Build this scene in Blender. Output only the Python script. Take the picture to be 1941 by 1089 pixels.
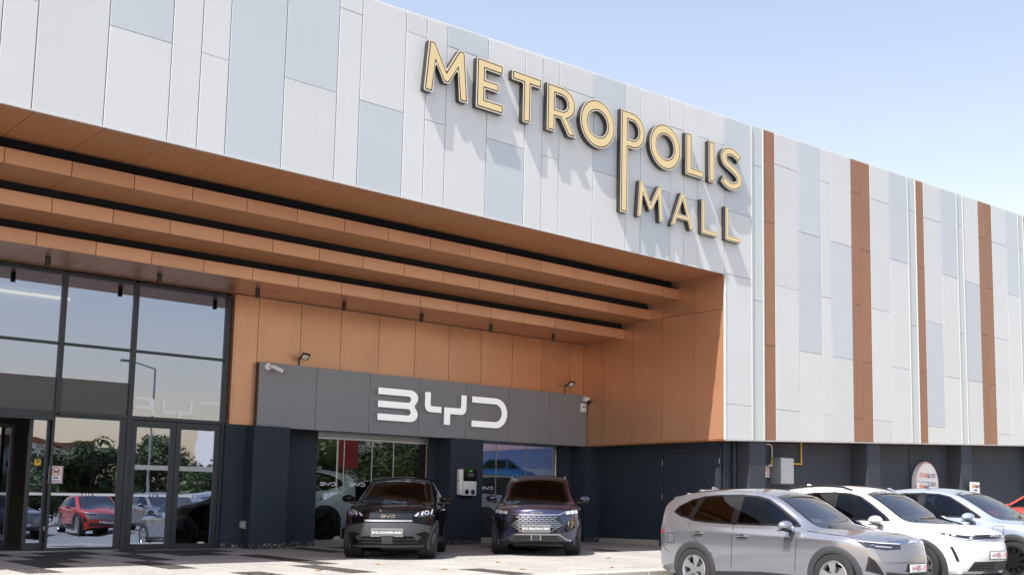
import bpy, bmesh, math, random
from mathutils import Vector, Matrix
from mathutils.bvhtree import BVHTree

random.seed(7)
R = math.radians
scene = bpy.context.scene
for o in list(bpy.data.objects):
    bpy.data.objects.remove(o)
col = scene.collection

# ------------------------------------------------------------------ camera
cam_data = bpy.data.cameras.new('camera')
cam = bpy.data.objects.new('camera', cam_data)
col.objects.link(cam)
scene.camera = cam
cam_data.sensor_width = 36.0
cam_data.sensor_fit = 'HORIZONTAL'
cam_data.lens = 2112.46 / 1941 * 36.0
cam_data.shift_x = (970.5 - 1194.8) / 1941
cam_data.shift_y = (713.75 - 544.5) / 1941
cam_data.clip_end = 6000
yaw, pitch, roll = 0.78258, 0.11742, 0.00884
_f = Vector((math.sin(yaw) * math.cos(pitch), math.cos(yaw) * math.cos(pitch), math.sin(pitch)))
_r = Vector((math.cos(yaw), -math.sin(yaw), 0))
_u = _r.cross(_f)
_r2 = math.cos(roll) * _r + math.sin(roll) * _u
_u2 = -math.sin(roll) * _r + math.cos(roll) * _u
cam.matrix_world = Matrix(((_r2.x, _u2.x, -_f.x, 0.0), (_r2.y, _u2.y, -_f.y, -17.4),
                           (_r2.z, _u2.z, -_f.z, 0.894), (0, 0, 0, 1)))

# ------------------------------------------------------------------ sky, sun, exposure
SUN_TO = Vector((-0.60, -0.140, 1.0)).normalized()        # from the scene towards the sun
world = bpy.data.worlds.new('World')
scene.world = world
world.use_nodes = True
wn = world.node_tree.nodes
wl = world.node_tree.links
wn.clear()
w_out = wn.new('ShaderNodeOutputWorld')
w_bg = wn.new('ShaderNodeBackground')
w_sky = wn.new('ShaderNodeTexSky')
w_sky.sky_type = 'NISHITA'
w_sky.sun_disc = False
w_sky.sun_elevation = math.asin(SUN_TO.z)
w_sky.sun_rotation = math.atan2(SUN_TO.x, SUN_TO.y)
w_sky.air_density = 1.5
w_sky.dust_density = 1.2
w_sky.ozone_density = 1.5
w_bg.inputs['Strength'].default_value = 0.15
w_mul = wn.new('ShaderNodeMix')                           # the camera's warm white balance, over the whole sky
w_mul.data_type = 'RGBA'; w_mul.blend_type = 'MULTIPLY'
w_mul.inputs['Factor'].default_value = 1.0
for _i in w_mul.inputs:
    if _i.name == 'B' and _i.type == 'RGBA': _i.default_value = (1.30, 1.035, 0.945, 1)
_A = [i for i in w_mul.inputs if i.name == 'A' and i.type == 'RGBA'][0]
_O = [o for o in w_mul.outputs if o.type == 'RGBA'][0]
wl.new(w_sky.outputs['Color'], _A)
wl.new(_O, w_bg.inputs['Color'])
wl.new(w_bg.outputs['Background'], w_out.inputs['Surface'])

sun_data = bpy.data.lights.new('sun', 'SUN')
sun_data.energy = 5.0
sun_data.angle = R(0.53)
sun_data.color = (1.0, 0.965, 0.91)
sun = bpy.data.objects.new('sun', sun_data)
col.objects.link(sun)
sun.location = (-30, -10, 60)
sun.rotation_euler = (-SUN_TO).to_track_quat('-Z', 'Y').to_euler()

scene.view_settings.view_transform = 'Standard'
scene.view_settings.look = 'None'
scene.view_settings.gamma = 1.0
scene.view_settings.use_curve_mapping = False
scene.view_settings.exposure = 0.68

# ------------------------------------------------------------------ helpers
def link(o, parent=None):
    col.objects.link(o)
    if parent is not None:
        o.parent = parent
    return o

def tag(o, label=None, cat=None, group=None, kind=None):
    if label: o['label'] = label
    if cat: o['category'] = cat
    if group: o['group'] = group
    if kind: o['kind'] = kind
    return o

def empty(name, loc=(0, 0, 0), rz=0.0, parent=None):
    o = bpy.data.objects.new(name, None)
    o.empty_display_size = 0.2
    o.location = loc
    o.rotation_euler = (0, 0, rz)
    return link(o, parent)

class MB:
    """collects shapes in one bmesh"""
    def __init__(self):
        self.bm = bmesh.new()
    def quad(self, *pts):
        vs = [self.bm.verts.new(p) for p in pts]
        return self.bm.faces.new(vs)
    def box(self, x0, x1, y0, y1, z0, z1, bev=0.0, m=None):
        r = bmesh.ops.create_cube(self.bm, size=1.0)
        vs = r['verts']
        for v in vs:
            v.co = Vector((x0 if v.co.x < 0 else x1, y0 if v.co.y < 0 else y1, z0 if v.co.z < 0 else z1))
        if bev:
            es = list({e for v in vs for e in v.link_edges})
            rb = bmesh.ops.bevel(self.bm, geom=es, offset=bev, segments=2, affect='EDGES', profile=0.5)
            vs = list({v for f in rb['faces'] for v in f.verts} | {v for v in vs if v.is_valid})
        if m is not None:
            bmesh.ops.transform(self.bm, matrix=m, verts=vs)
        return vs
    def cyl(self, p0, p1, r0, r1=None, n=16, caps=True):
        p0, p1 = Vector(p0), Vector(p1)
        r1 = r0 if r1 is None else r1
        d = p1 - p0
        res = bmesh.ops.create_cone(self.bm, cap_ends=caps, cap_tris=False, segments=n, radius1=r0, radius2=r1, depth=d.length)
        q = d.to_track_quat('Z', 'Y').to_matrix().to_4x4()
        bmesh.ops.transform(self.bm, matrix=Matrix.Translation((p0 + p1) / 2) @ q, verts=res['verts'])
        return res['verts']
    def tube(self, pts, r, n=8):
        for a, b in zip(pts, pts[1:]):
            self.cyl(a, b, r, n=n)
        for p in pts[1:-1]:
            self.ball(p, r * 1.02)
    def ball(self, p, r, n=10, sc=(1, 1, 1)):
        res = bmesh.ops.create_uvsphere(self.bm, u_segments=n + 2, v_segments=n, radius=r)
        bmesh.ops.transform(self.bm, matrix=Matrix.Translation(p) @ Matrix.Diagonal((*sc, 1)), verts=res['verts'])
        return res['verts']
    def lathe(self, prof, n=32, axis='y', m=None):
        rings = []
        for (r, h) in prof:
            ring = []
            for i in range(n):
                a = 2 * math.pi * i / n
                if axis == 'y': p = (r * math.cos(a), h, r * math.sin(a))
                else: p = (r * math.cos(a), r * math.sin(a), h)
                p = Vector(p)
                if m is not None: p = m @ p
                ring.append(self.bm.verts.new(p))
            rings.append(ring)
        for a, b in zip(rings, rings[1:]):
            for i in range(n):
                self.bm.faces.new((a[i], a[(i + 1) % n], b[(i + 1) % n], b[i]))
    def poly_prism(self, pts, y0, y1):
        """polygon in xz extruded in y"""
        a = [self.bm.verts.new((x, y0, z)) for x, z in pts]
        b = [self.bm.verts.new((x, y1, z)) for x, z in pts]
        self.bm.faces.new(a)
        self.bm.faces.new(b[::-1])
        n = len(pts)
        for i in range(n):
            self.bm.faces.new((a[i], b[i], b[(i + 1) % n], a[(i + 1) % n]))
    def build(self, name, mat, parent=None, smooth=False, loc=None, rot=None, recalc=True):
        if recalc:
            bmesh.ops.recalc_face_normals(self.bm, faces=self.bm.faces)
        me = bpy.data.meshes.new(name)
        self.bm.to_mesh(me)
        self.bm.free()
        if smooth:
            for p in me.polygons: p.use_smooth = True
        for mm in (mat if isinstance(mat, (list, tuple)) else [mat]):
            me.materials.append(mm)
        o = bpy.data.objects.new(name, me)
        link(o, parent)
        if loc is not None: o.location = loc
        if rot is not None: o.rotation_euler = rot
        return o

def smooth_by_angle(o, deg=35):
    me = o.data
    for p in me.polygons: p.use_smooth = True
    bm = bmesh.new(); bm.from_mesh(me)
    for e in bm.edges:
        if len(e.link_faces) == 2:
            e.smooth = e.calc_face_angle(0) < R(deg)
    bm.to_mesh(me); bm.free()

def one_box(name, mat, parent, x0, x1, y0, y1, z0, z1, bev=0.0):
    b = MB(); b.box(x0, x1, y0, y1, z0, z1, bev)
    return b.build(name, mat, parent)

def copy_tree(o, parent=None):
    c = o.copy()
    link(c, parent)
    for ch in list(o.children):
        copy_tree(ch, c)
    return c

# ------------------------------------------------------------------ materials
M = {}
def mat(name, colr, rough=0.5, metal=0.0, spec=0.5, coat=0.0, coat_rough=0.05, vary=0.0, scale=3.0, bump=0.0, bscale=40.0,
        rvary=0.0, fleck=0.0, emit=None, emit_s=0.0, objvary=0.0, streak=0.0):
    m = bpy.data.materials.new(name)
    m.use_nodes = True
    nt = m.node_tree; n = nt.nodes; l = nt.links
    b = n['Principled BSDF']
    b.inputs['Base Color'].default_value = (*colr, 1)
    b.inputs['Roughness'].default_value = rough
    b.inputs['Metallic'].default_value = metal
    b.inputs['Specular IOR Level'].default_value = spec
    b.inputs['Coat Weight'].default_value = coat
    b.inputs['Coat Roughness'].default_value = coat_rough
    tc = n.new('ShaderNodeTexCoord')
    geo = n.new('ShaderNodeNewGeometry')
    src = geo.outputs['Position']
    cur = None
    def rgb(c):
        r_ = n.new('ShaderNodeRGB'); r_.outputs[0].default_value = (*c, 1); return r_.outputs[0]
    cur = rgb(colr)
    def mulf(cur, fac_socket, lo, hi):
        mr = n.new('ShaderNodeMapRange')
        mr.inputs['To Min'].default_value = lo; mr.inputs['To Max'].default_value = hi
        l.new(fac_socket, mr.inputs['Value'])
        vm = n.new('ShaderNodeVectorMath'); vm.operation = 'SCALE'
        l.new(cur, vm.inputs[0]); l.new(mr.outputs['Result'], vm.inputs['Scale'])
        return vm.outputs['Vector']
    if vary:
        t = n.new('ShaderNodeTexNoise'); t.inputs['Scale'].default_value = scale; t.inputs['Detail'].default_value = 5
        l.new(src, t.inputs['Vector'])
        cur = mulf(cur, t.outputs['Fac'], 1 - vary, 1 + vary)
    if fleck:
        t = n.new('ShaderNodeTexNoise'); t.inputs['Scale'].default_value = 260; t.inputs['Detail'].default_value = 2
        l.new(src, t.inputs['Vector'])
        cur = mulf(cur, t.outputs['Fac'], 1 - fleck, 1 + fleck)
    if streak:
        mp = n.new('ShaderNodeMapping'); mp.inputs['Scale'].default_value = (7, 7, 0.35)
        l.new(src, mp.inputs['Vector'])
        t = n.new('ShaderNodeTexNoise'); t.inputs['Scale'].default_value = 1.6; t.inputs['Detail'].default_value = 6
        l.new(mp.outputs['Vector'], t.inputs['Vector'])
        cur = mulf(cur, t.outputs['Fac'], 1 - streak, 1 + streak)
    if objvary:
        oi = n.new('ShaderNodeObjectInfo')
        cur = mulf(cur, oi.outputs['Random'], 1 - objvary, 1 + objvary)
    l.new(cur, b.inputs['Base Color'])
    if rvary:
        t = n.new('ShaderNodeTexNoise'); t.inputs['Scale'].default_value = scale * 1.7; t.inputs['Detail'].default_value = 4
        l.new(src, t.inputs['Vector'])
        mr = n.new('ShaderNodeMapRange'); mr.inputs['To Min'].default_value = max(0, rough - rvary); mr.inputs['To Max'].default_value = rough + rvary
        l.new(t.outputs['Fac'], mr.inputs['Value']); l.new(mr.outputs['Result'], b.inputs['Roughness'])
    if bump:
        t = n.new('ShaderNodeTexNoise'); t.inputs['Scale'].default_value = bscale; t.inputs['Detail'].default_value = 3
        l.new(src, t.inputs['Vector'])
        bn = n.new('ShaderNodeBump'); bn.inputs['Strength'].default_value = bump; bn.inputs['Distance'].default_value = 0.01
        l.new(t.outputs['Fac'], bn.inputs['Height']); l.new(bn.outputs['Normal'], b.inputs['Normal'])
    if emit:
        b.inputs['Emission Color'].default_value = (*emit, 1)
        b.inputs['Emission Strength'].default_value = emit_s
    M[name] = m
    return m

def glass(name, tint, base, wave=0.0, wscale=2.0, rough=0.0, gcol=(1, 1, 1)):
    m = bpy.data.materials.new(name); m.use_nodes = True
    n = m.node_tree.nodes; l = m.node_tree.links; n.clear()
    out = n.new('ShaderNodeOutputMaterial'); mix = n.new('ShaderNodeMixShader')
    tr = n.new('ShaderNodeBsdfTransparent'); tr.inputs['Color'].default_value = (*tint, 1)
    gl = n.new('ShaderNodeBsdfGlossy'); gl.inputs['Roughness'].default_value = rough; gl.inputs['Color'].default_value = (*gcol, 1)
    fr = n.new('ShaderNodeFresnel'); fr.inputs['IOR'].default_value = 1.52
    mr = n.new('ShaderNodeMapRange'); mr.inputs['To Min'].default_value = base; mr.inputs['To Max'].default_value = 1.0
    l.new(fr.outputs['Fac'], mr.inputs['Value'])
    l.new(mr.outputs['Result'], mix.inputs['Fac'])
    l.new(tr.outputs['BSDF'], mix.inputs[1]); l.new(gl.outputs['BSDF'], mix.inputs[2])
    if wave:
        geo = n.new('ShaderNodeNewGeometry')
        t = n.new('ShaderNodeTexNoise'); t.inputs['Scale'].default_value = wscale; t.inputs['Detail'].default_value = 1
        l.new(geo.outputs['Position'], t.inputs['Vector'])
        bn = n.new('ShaderNodeBump'); bn.inputs['Strength'].default_value = wave; bn.inputs['Distance'].default_value = 0.02
        l.new(t.outputs['Fac'], bn.inputs['Height']); l.new(bn.outputs['Normal'], gl.inputs['Normal'])
    l.new(mix.outputs['Shader'], out.inputs['Surface'])
    M[name] = m
    return m

mat('panel_white', (0.60, 0.625, 0.62), rough=0.34, vary=0.04, scale=0.7, objvary=0.035, rvary=0.10, streak=0.022, bump=0.4, bscale=1.3)
mat('panel_blue', (0.50, 0.545, 0.575), rough=0.34, vary=0.04, scale=0.7, objvary=0.035, rvary=0.10, streak=0.022, bump=0.4, bscale=1.3)
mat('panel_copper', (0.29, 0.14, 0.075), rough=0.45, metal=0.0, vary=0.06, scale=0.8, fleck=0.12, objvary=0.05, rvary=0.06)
mat('panel_aqua', (0.50, 0.56, 0.555), rough=0.12, vary=0.05, scale=0.5, objvary=0.04)
mat('panel_edge', (0.50, 0.51, 0.49), rough=0.5)
mat('backing', (0.17, 0.17, 0.175), rough=0.8)
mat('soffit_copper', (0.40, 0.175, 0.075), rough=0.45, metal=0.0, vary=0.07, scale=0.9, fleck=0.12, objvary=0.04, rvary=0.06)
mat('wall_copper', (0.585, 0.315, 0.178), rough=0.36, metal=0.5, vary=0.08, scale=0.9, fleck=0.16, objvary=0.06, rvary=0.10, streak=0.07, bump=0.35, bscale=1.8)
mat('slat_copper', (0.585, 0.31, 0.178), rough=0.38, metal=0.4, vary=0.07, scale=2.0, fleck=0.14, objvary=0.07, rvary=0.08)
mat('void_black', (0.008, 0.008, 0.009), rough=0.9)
mat('wall_navy', (0.017, 0.029, 0.045), rough=0.7, vary=0.18, scale=1.1, bump=0.35, bscale=140, streak=0.14)
mat('wall_charcoal', (0.036, 0.044, 0.057), rough=0.8, vary=0.18, scale=1.1, bump=0.35, bscale=140, streak=0.15)
mat('sign_grey', (0.235, 0.24, 0.262), rough=0.42, metal=0.1, vary=0.05, scale=1.0, fleck=0.15, objvary=0.03)
mat('sign_edge', (0.03, 0.025, 0.022), rough=0.5)
mat('frame_dark', (0.030, 0.036, 0.044), rough=0.42, metal=0.1, vary=0.08, scale=2.0)
mat('frame_steel', (0.45, 0.46, 0.47), rough=0.35, metal=0.8, vary=0.06)
mat('white_acrylic', (0.86, 0.87, 0.89), rough=0.3, emit=(0.95, 0.97, 1.0), emit_s=0.22)  # glow added to brighten the wordmark letters under the canopy
mat('acrylic_side', (0.38, 0.42, 0.42), rough=0.25, metal=0.2)
mat('letter_gold', (0.80, 0.63, 0.33), rough=0.42, metal=0.25, vary=0.04, scale=2.0)
mat('letter_black', (0.012, 0.012, 0.013), rough=0.4)
mat('letter_rim', (0.80, 0.70, 0.54), rough=0.45)
mat('letter_side', (0.085, 0.082, 0.08), rough=0.22, metal=0.75, vary=0.2, scale=3.0)
mat('film_grey', (0.075, 0.070, 0.073), rough=0.35, vary=0.05)
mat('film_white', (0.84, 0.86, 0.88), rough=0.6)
mat('film_frost', (0.42, 0.46, 0.47), rough=0.5)
mat('steel_grey', (0.33, 0.35, 0.37), rough=0.45, metal=0.3, vary=0.08)
mat('box_grey', (0.46, 0.48, 0.49), rough=0.5, vary=0.06)
mat('box_side', (0.20, 0.22, 0.235), rough=0.5, vary=0.08)
mat('plastic_white', (0.78, 0.78, 0.77), rough=0.35)
mat('plastic_black', (0.02, 0.02, 0.021), rough=0.45)
mat('panel_black', (0.010, 0.010, 0.011), rough=0.3, spec=0.12)
mat('plastic_grey', (0.25, 0.27, 0.275), rough=0.5)
mat('pipe_yellow', (0.62, 0.36, 0.03), rough=0.45, vary=0.08)
mat('pipe_white', (0.62, 0.60, 0.56), rough=0.5)
mat('lamp_lens', (0.75, 0.74, 0.68), rough=0.3)
mat('screen_green', (0.01, 0.05, 0.01), rough=0.3, emit=(0.05, 0.75, 0.12), emit_s=0.5)
mat('screen_face', (0.07, 0.10, 0.10), rough=0.2)
mat('sign_white', (0.80, 0.80, 0.79), rough=0.4)
mat('sign_red', (0.62, 0.06, 0.03), rough=0.5)
mat('sign_orange', (0.75, 0.20, 0.04), rough=0.5)
mat('sign_navy', (0.03, 0.05, 0.16), rough=0.5)
mat('sign_yellow', (0.75, 0.48, 0.02), rough=0.5)
mat('sign_black', (0.02, 0.02, 0.02), rough=0.5)
mat('sign_violet', (0.10, 0.05, 0.30), rough=0.5)
mat('asphalt', (0.215, 0.215, 0.215), rough=0.9, vary=0.25, scale=0.5, bump=0.4, bscale=120)
mat('paint_line', (0.7, 0.7, 0.68), rough=0.7, vary=0.1, scale=4)
mat('kerb', (0.42, 0.40, 0.36), rough=0.85, vary=0.15, scale=3, bump=0.3, bscale=60)
mat('joint_fill', (0.20, 0.18, 0.155), rough=0.95, vary=0.1)
mat('interior_dark', (0.045, 0.045, 0.048), rough=0.8)
mat('interior_floor', (0.35, 0.33, 0.30), rough=0.15)
mat('interior_wall', (0.28, 0.27, 0.26), rough=0.7)
mat('interior_ceiling', (0.55, 0.55, 0.54), rough=0.8)
mat('cove_lamp', (0.8, 0.7, 0.55), rough=0.5, emit=(1.0, 0.72, 0.42), emit_s=2.0)
mat('dry_leaf', (0.28, 0.15, 0.06), rough=0.8)
mat('poster_sky', (0.09, 0.13, 0.30), rough=0.35, emit=(0.09, 0.13, 0.30), emit_s=0.45)  # poster colours carry an added glow, to show in the dim showroom
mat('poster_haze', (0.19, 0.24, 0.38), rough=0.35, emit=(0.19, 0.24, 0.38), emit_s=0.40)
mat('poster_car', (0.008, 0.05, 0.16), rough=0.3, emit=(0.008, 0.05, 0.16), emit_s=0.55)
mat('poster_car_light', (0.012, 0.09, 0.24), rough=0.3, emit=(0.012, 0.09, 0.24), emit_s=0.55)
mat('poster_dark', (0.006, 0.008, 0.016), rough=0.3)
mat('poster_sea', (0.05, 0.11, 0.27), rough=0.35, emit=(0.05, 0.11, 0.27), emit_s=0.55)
mat('banner_red', (0.40, 0.04, 0.03), rough=0.7)
mat('house_white', (0.72, 0.70, 0.66), rough=0.8, vary=0.06, scale=0.3)
mat('house_glass', (0.05, 0.07, 0.09), rough=0.1)
mat('roof_tile', (0.30, 0.10, 0.055), rough=0.8, vary=0.15)
mat('leaf_a', (0.055, 0.085, 0.022), rough=0.6, objvary=0.2, vary=0.35, scale=1.5)
mat('leaf_b', (0.075, 0.105, 0.030), rough=0.6, objvary=0.2, vary=0.35, scale=1.5)
mat('bark', (0.10, 0.075, 0.05), rough=0.9, vary=0.2, scale=6, bump=0.5, bscale=25)
# granite with grains
def granite(name, c1, c2, c3, sc=55.0, rough=0.8, objvary=0.06, spot=0.2, spec_=0.15):
    m = bpy.data.materials.new(name); m.use_nodes = True
    n = m.node_tree.nodes; l = m.node_tree.links; b = n['Principled BSDF']
    geo = n.new('ShaderNodeNewGeometry')
    v = n.new('ShaderNodeTexVoronoi'); v.inputs['Scale'].default_value = sc
    l.new(geo.outputs['Position'], v.inputs['Vector'])
    cr = n.new('ShaderNodeValToRGB')
    e = cr.color_ramp.elements
    e[0].position = 0.15; e[0].color = (*c2, 1); e[1].position = 0.75; e[1].color = (*c1, 1)
    k = cr.color_ramp.elements.new(0.93); k.color = (*c3, 1)
    sep = n.new('ShaderNodeSeparateColor'); l.new(v.outputs['Color'], sep.inputs['Color'])
    l.new(sep.outputs['Red'], cr.inputs['Fac'])
    t = n.new('ShaderNodeTexNoise'); t.inputs['Scale'].default_value = 1.1; t.inputs['Detail'].default_value = 6
    l.new(geo.outputs['Position'], t.inputs['Vector'])
    mr = n.new('ShaderNodeMapRange'); mr.inputs['From Min'].default_value = 0.3; mr.inputs['From Max'].default_value = 0.7
    mr.inputs['To Min'].default_value = 1 - spot; mr.inputs['To Max'].default_value = 1 + spot * 0.6
    l.new(t.outputs['Fac'], mr.inputs['Value'])
    oi = n.new('ShaderNodeObjectInfo')
    mr2 = n.new('ShaderNodeMapRange'); mr2.inputs['To Min'].default_value = 1 - objvary; mr2.inputs['To Max'].default_value = 1 + objvary
    l.new(oi.outputs['Random'], mr2.inputs['Value'])
    mm = n.new('ShaderNodeMath'); mm.operation = 'MULTIPLY'
    l.new(mr.outputs['Result'], mm.inputs[0]); l.new(mr2.outputs['Result'], mm.inputs[1])
    vm = n.new('ShaderNodeVectorMath'); vm.operation = 'SCALE'
    l.new(cr.outputs['Color'], vm.inputs[0]); l.new(mm.outputs['Value'], vm.inputs['Scale'])
    l.new(vm.outputs['Vector'], b.inputs['Base Color'])
    b.inputs['Roughness'].default_value = rough
    b.inputs['Specular IOR Level'].default_value = spec_
    bn = n.new('ShaderNodeBump'); bn.inputs['Strength'].default_value = 0.15; bn.inputs['Distance'].default_value = 0.004
    l.new(sep.outputs['Red'], bn.inputs['Height']); l.new(bn.outputs['Normal'], b.inputs['Normal'])
    M[name] = m
granite('tile_light', (0.37, 0.36, 0.335), (0.285, 0.275, 0.255), (0.44, 0.43, 0.405), sc=42, objvary=0.05, spot=0.13)
granite('tile_dark', (0.072, 0.068, 0.066), (0.030, 0.029, 0.030), (0.17, 0.15, 0.13), sc=42, objvary=0.10, spot=0.2)
granite('skirting', (0.085, 0.082, 0.085), (0.025, 0.025, 0.028), (0.36, 0.35, 0.34), sc=48, rough=0.3)
glass('glass_curtain', (0.50, 0.54, 0.56), 0.34, wave=0.02, wscale=0.9, gcol=(0.68, 0.76, 0.98))
glass('glass_door', (0.60, 0.63, 0.63), 0.32, wave=0.03, wscale=1.6, gcol=(0.70, 0.79, 1.0))
glass('glass_slide', (0.60, 0.63, 0.63), 0.34, wave=0.12, wscale=1.5, gcol=(0.70, 0.79, 1.0))
glass('glass_shop', (0.92, 0.95, 0.95), 0.07, wave=0.008, wscale=0.8)
glass('car_glass', (0.24, 0.27, 0.29), 0.0, gcol=(0.50, 0.62, 0.80))
glass('car_glass_dark', (0.05, 0.055, 0.06), 0.05)
glass('windshield_glass', (0.40, 0.46, 0.50), 0.20)
glass('lamp_glass', (0.85, 0.88, 0.90), 0.06)

# ================================================================== text and outline helpers
def text_mesh(body, size, align='CENTER', extrude=0.0, bold=0.0, spacing=1.0):
    cu = bpy.data.curves.new('text', 'FONT')
    cu.body = body; cu.size = size; cu.align_x = align; cu.align_y = 'CENTER'
    cu.extrude = extrude; cu.offset = bold; cu.space_character = spacing
    cu.resolution_u = 3
    o = bpy.data.objects.new('text', cu); col.objects.link(o)
    dg = bpy.context.evaluated_depsgraph_get()
    me = bpy.data.meshes.new_from_object(o.evaluated_get(dg))
    bpy.data.objects.remove(o)
    return me

def text(name, body, size, mt, parent, m, **k):
    """flat lettering; m places the text's xy plane"""
    me = text_mesh(body, size, **k)
    me.transform(m)
    me.materials.clear(); me.materials.append(mt)
    o = bpy.data.objects.new(name, me)
    return link(o, parent)

def face_m(x, y, z):
    """matrix that stands an xy drawing up on a wall facing -y"""
    return Matrix.Translation((x, y, z)) @ Matrix.Rotation(R(90), 4, 'X')

def fillet(pts, r, n=4):
    out = []
    N = len(pts)
    for i in range(N):
        p = Vector(pts[i]); a = Vector(pts[i - 1]); b = Vector(pts[(i + 1) % N])
        rr = r if not isinstance(r, (list, tuple)) else r[i]
        da = a - p; db = b - p
        ang = da.angle(db) if da.length and db.length else math.pi
        if rr <= 0 or ang > R(172):
            out.append((p.x, p.y)); continue
        t = min(rr / math.tan(ang / 2), da.length * 0.48, db.length * 0.48)
        p0 = p + da.normalized() * t; p1 = p + db.normalized() * t
        for k in range(n + 1):
            u = k / n
            q = p0 * (1 - u) ** 2 + p * 2 * u * (1 - u) + p1 * u ** 2
            out.append((q.x, q.y))
    return out

def outline_mesh(loops, extrude=0.0, offset=0.0):
    cu = bpy.data.curves.new('outline', 'CURVE')
    cu.dimensions = '2D'; cu.fill_mode = 'BOTH'; cu.extrude = extrude; cu.offset = offset
    for lp in loops:
        s = cu.splines.new('POLY'); s.points.add(len(lp) - 1); s.use_cyclic_u = True
        for q, (x, y) in zip(s.points, lp): q.co = (x, y, 0, 1)
    o = bpy.data.objects.new('outline', cu); col.objects.link(o)
    dg = bpy.context.evaluated_depsgraph_get()
    me = bpy.data.meshes.new_from_object(o.evaluated_get(dg))
    bpy.data.objects.remove(o)
    return me

def outline(name, loops, mt, parent, m, extrude=0.0, offset=0.0, side_mat=None):
    me = outline_mesh(loops, extrude, offset)
    me.materials.clear(); me.materials.append(mt)
    if side_mat is not None:
        me.materials.append(side_mat)
        for p in me.polygons:
            if abs(p.normal.z) < 0.5: p.material_index = 1
    for p in me.polygons: p.use_smooth = False
    me.transform(m)
    o = bpy.data.objects.new(name, me)
    return link(o, parent)

def inset(poly, d):
    """shrink a polygon by d (simple mitred offset)"""
    area = sum(poly[i - 1][0] * poly[i][1] - poly[i][0] * poly[i - 1][1] for i in range(len(poly)))
    s = 1 if area > 0 else -1
    out = []
    N = len(poly)
    for i in range(N):
        a = Vector(poly[i - 1]); p = Vector(poly[i]); b = Vector(poly[(i + 1) % N])
        d1 = (p - a); d2 = (b - p)
        if d1.length < 1e-6: d1 = d2
        if d2.length < 1e-6: d2 = d1
        d1.normalize(); d2.normalize()
        n1 = Vector((-d1.y, d1.x)) * s; n2 = Vector((-d2.y, d2.x)) * s
        m = n1 + n2
        k = max(m.dot(n1), .35)
        q = p + m * (d / k)
        out.append((q.x, q.y))
    return out

def ellipse(cx, cy, rx, ry, n=40):
    return [(cx + rx * math.cos(2 * math.pi * i / n), cy + ry * math.sin(2 * math.pi * i / n)) for i in range(n)]

def arc(cx, cy, rx, ry, a0, a1, n=12):
    return [(cx + rx * math.cos(R(a0 + (a1 - a0) * i / n)), cy + ry * math.sin(R(a0 + (a1 - a0) * i / n))) for i in range(n + 1)]

def stroke(pts, w):
    """outline of a thick polyline"""
    L_, R_ = [], []
    for i, p in enumerate(pts):
        a = Vector(pts[max(i - 1, 0)]); b = Vector(pts[min(i + 1, len(pts) - 1)])
        d = (b - a).normalized(); nrm = Vector((-d.y, d.x)) * w / 2
        L_.append((p[0] + nrm.x, p[1] + nrm.y)); R_.append((p[0] - nrm.x, p[1] - nrm.y))
    return L_ + R_[::-1]

def catmull(pts, n=5):
    P = [Vector(p) for p in pts]; P = [2 * P[0] - P[1]] + P + [2 * P[-1] - P[-2]]
    out = []
    for i in range(1, len(P) - 2):
        for k in range(n):
            t = k / n; a, b, c, d = P[i - 1], P[i], P[i + 1], P[i + 2]
            out.append(0.5 * ((2 * b) + (c - a) * t + (2 * a - 5 * b + 4 * c - d) * t * t + (3 * b - a - 3 * c + d) * t ** 3))
    out.append(P[-2])
    return [tuple(p) for p in out]

# the three-letter wordmark, 3.80 wide and 0.75 high
def logo_loops():
    B = [(0, .75), (.86, .75)] + arc(.87, .57, .225, .18, 88, -40, 10) + [(1.02, .415), (.995, .375), (1.02, .335)] + arc(.87, .18, .225, .18, 40, -88, 10) + \
        [(.86, 0), (0, 0), (0, .15), (.80, .15)] + arc(.82, .225, .075, .075, -80, 80, 6) + [(.80, .30), (0, .30), (0, .45), (.80, .45)] + \
        arc(.82, .525, .075, .075, -80, 80, 6) + [(.80, .60), (0, .60)]
    o = 1.29
    Y1 = fillet([(o, .75), (o, .275), (o + .48, .275), (o + .48, .42), (o + .16, .42), (o + .16, .75)], [0, .17, 0, 0, .05, 0])
    Y2 = fillet([(o + .56, 0), (o + .56, .42), (o + 1.06, .42), (o + 1.06, .75), (o + 1.22, .75), (o + 1.22, .265), (o + .74, .265), (o + .74, 0)],
                [0, 0, .05, 0, 0, .17, 0, 0])
    d = 2.68
    D = [(d, .75), (d + .72, .75)] + arc(d + .74, .375, .37, .375, 88, -88, 18) + [(d + .72, 0), (d, 0), (d, .15), (d + .70, .15)] + \
        arc(d + .72, .375, .215, .225, -86, 86, 14) + [(d + .70, .60), (d, .60)]
    return [B, Y1, Y2, D]

def logo(name, mt, parent, m, width, extrude=0.0, side_mat=None):
    s = width / 3.80
    return outline(name, [[(x * s, y * s) for x, y in lp] for lp in logo_loops()], mt, parent, m, extrude=extrude, side_mat=side_mat)

# ================================================================== ground
SL = 0.0188
def pave_z(y): return -SL * (5.22 - y) if y < 5.22 else 0.0
KERB_Y = -3.62
LOT_Z = -0.42

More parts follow.
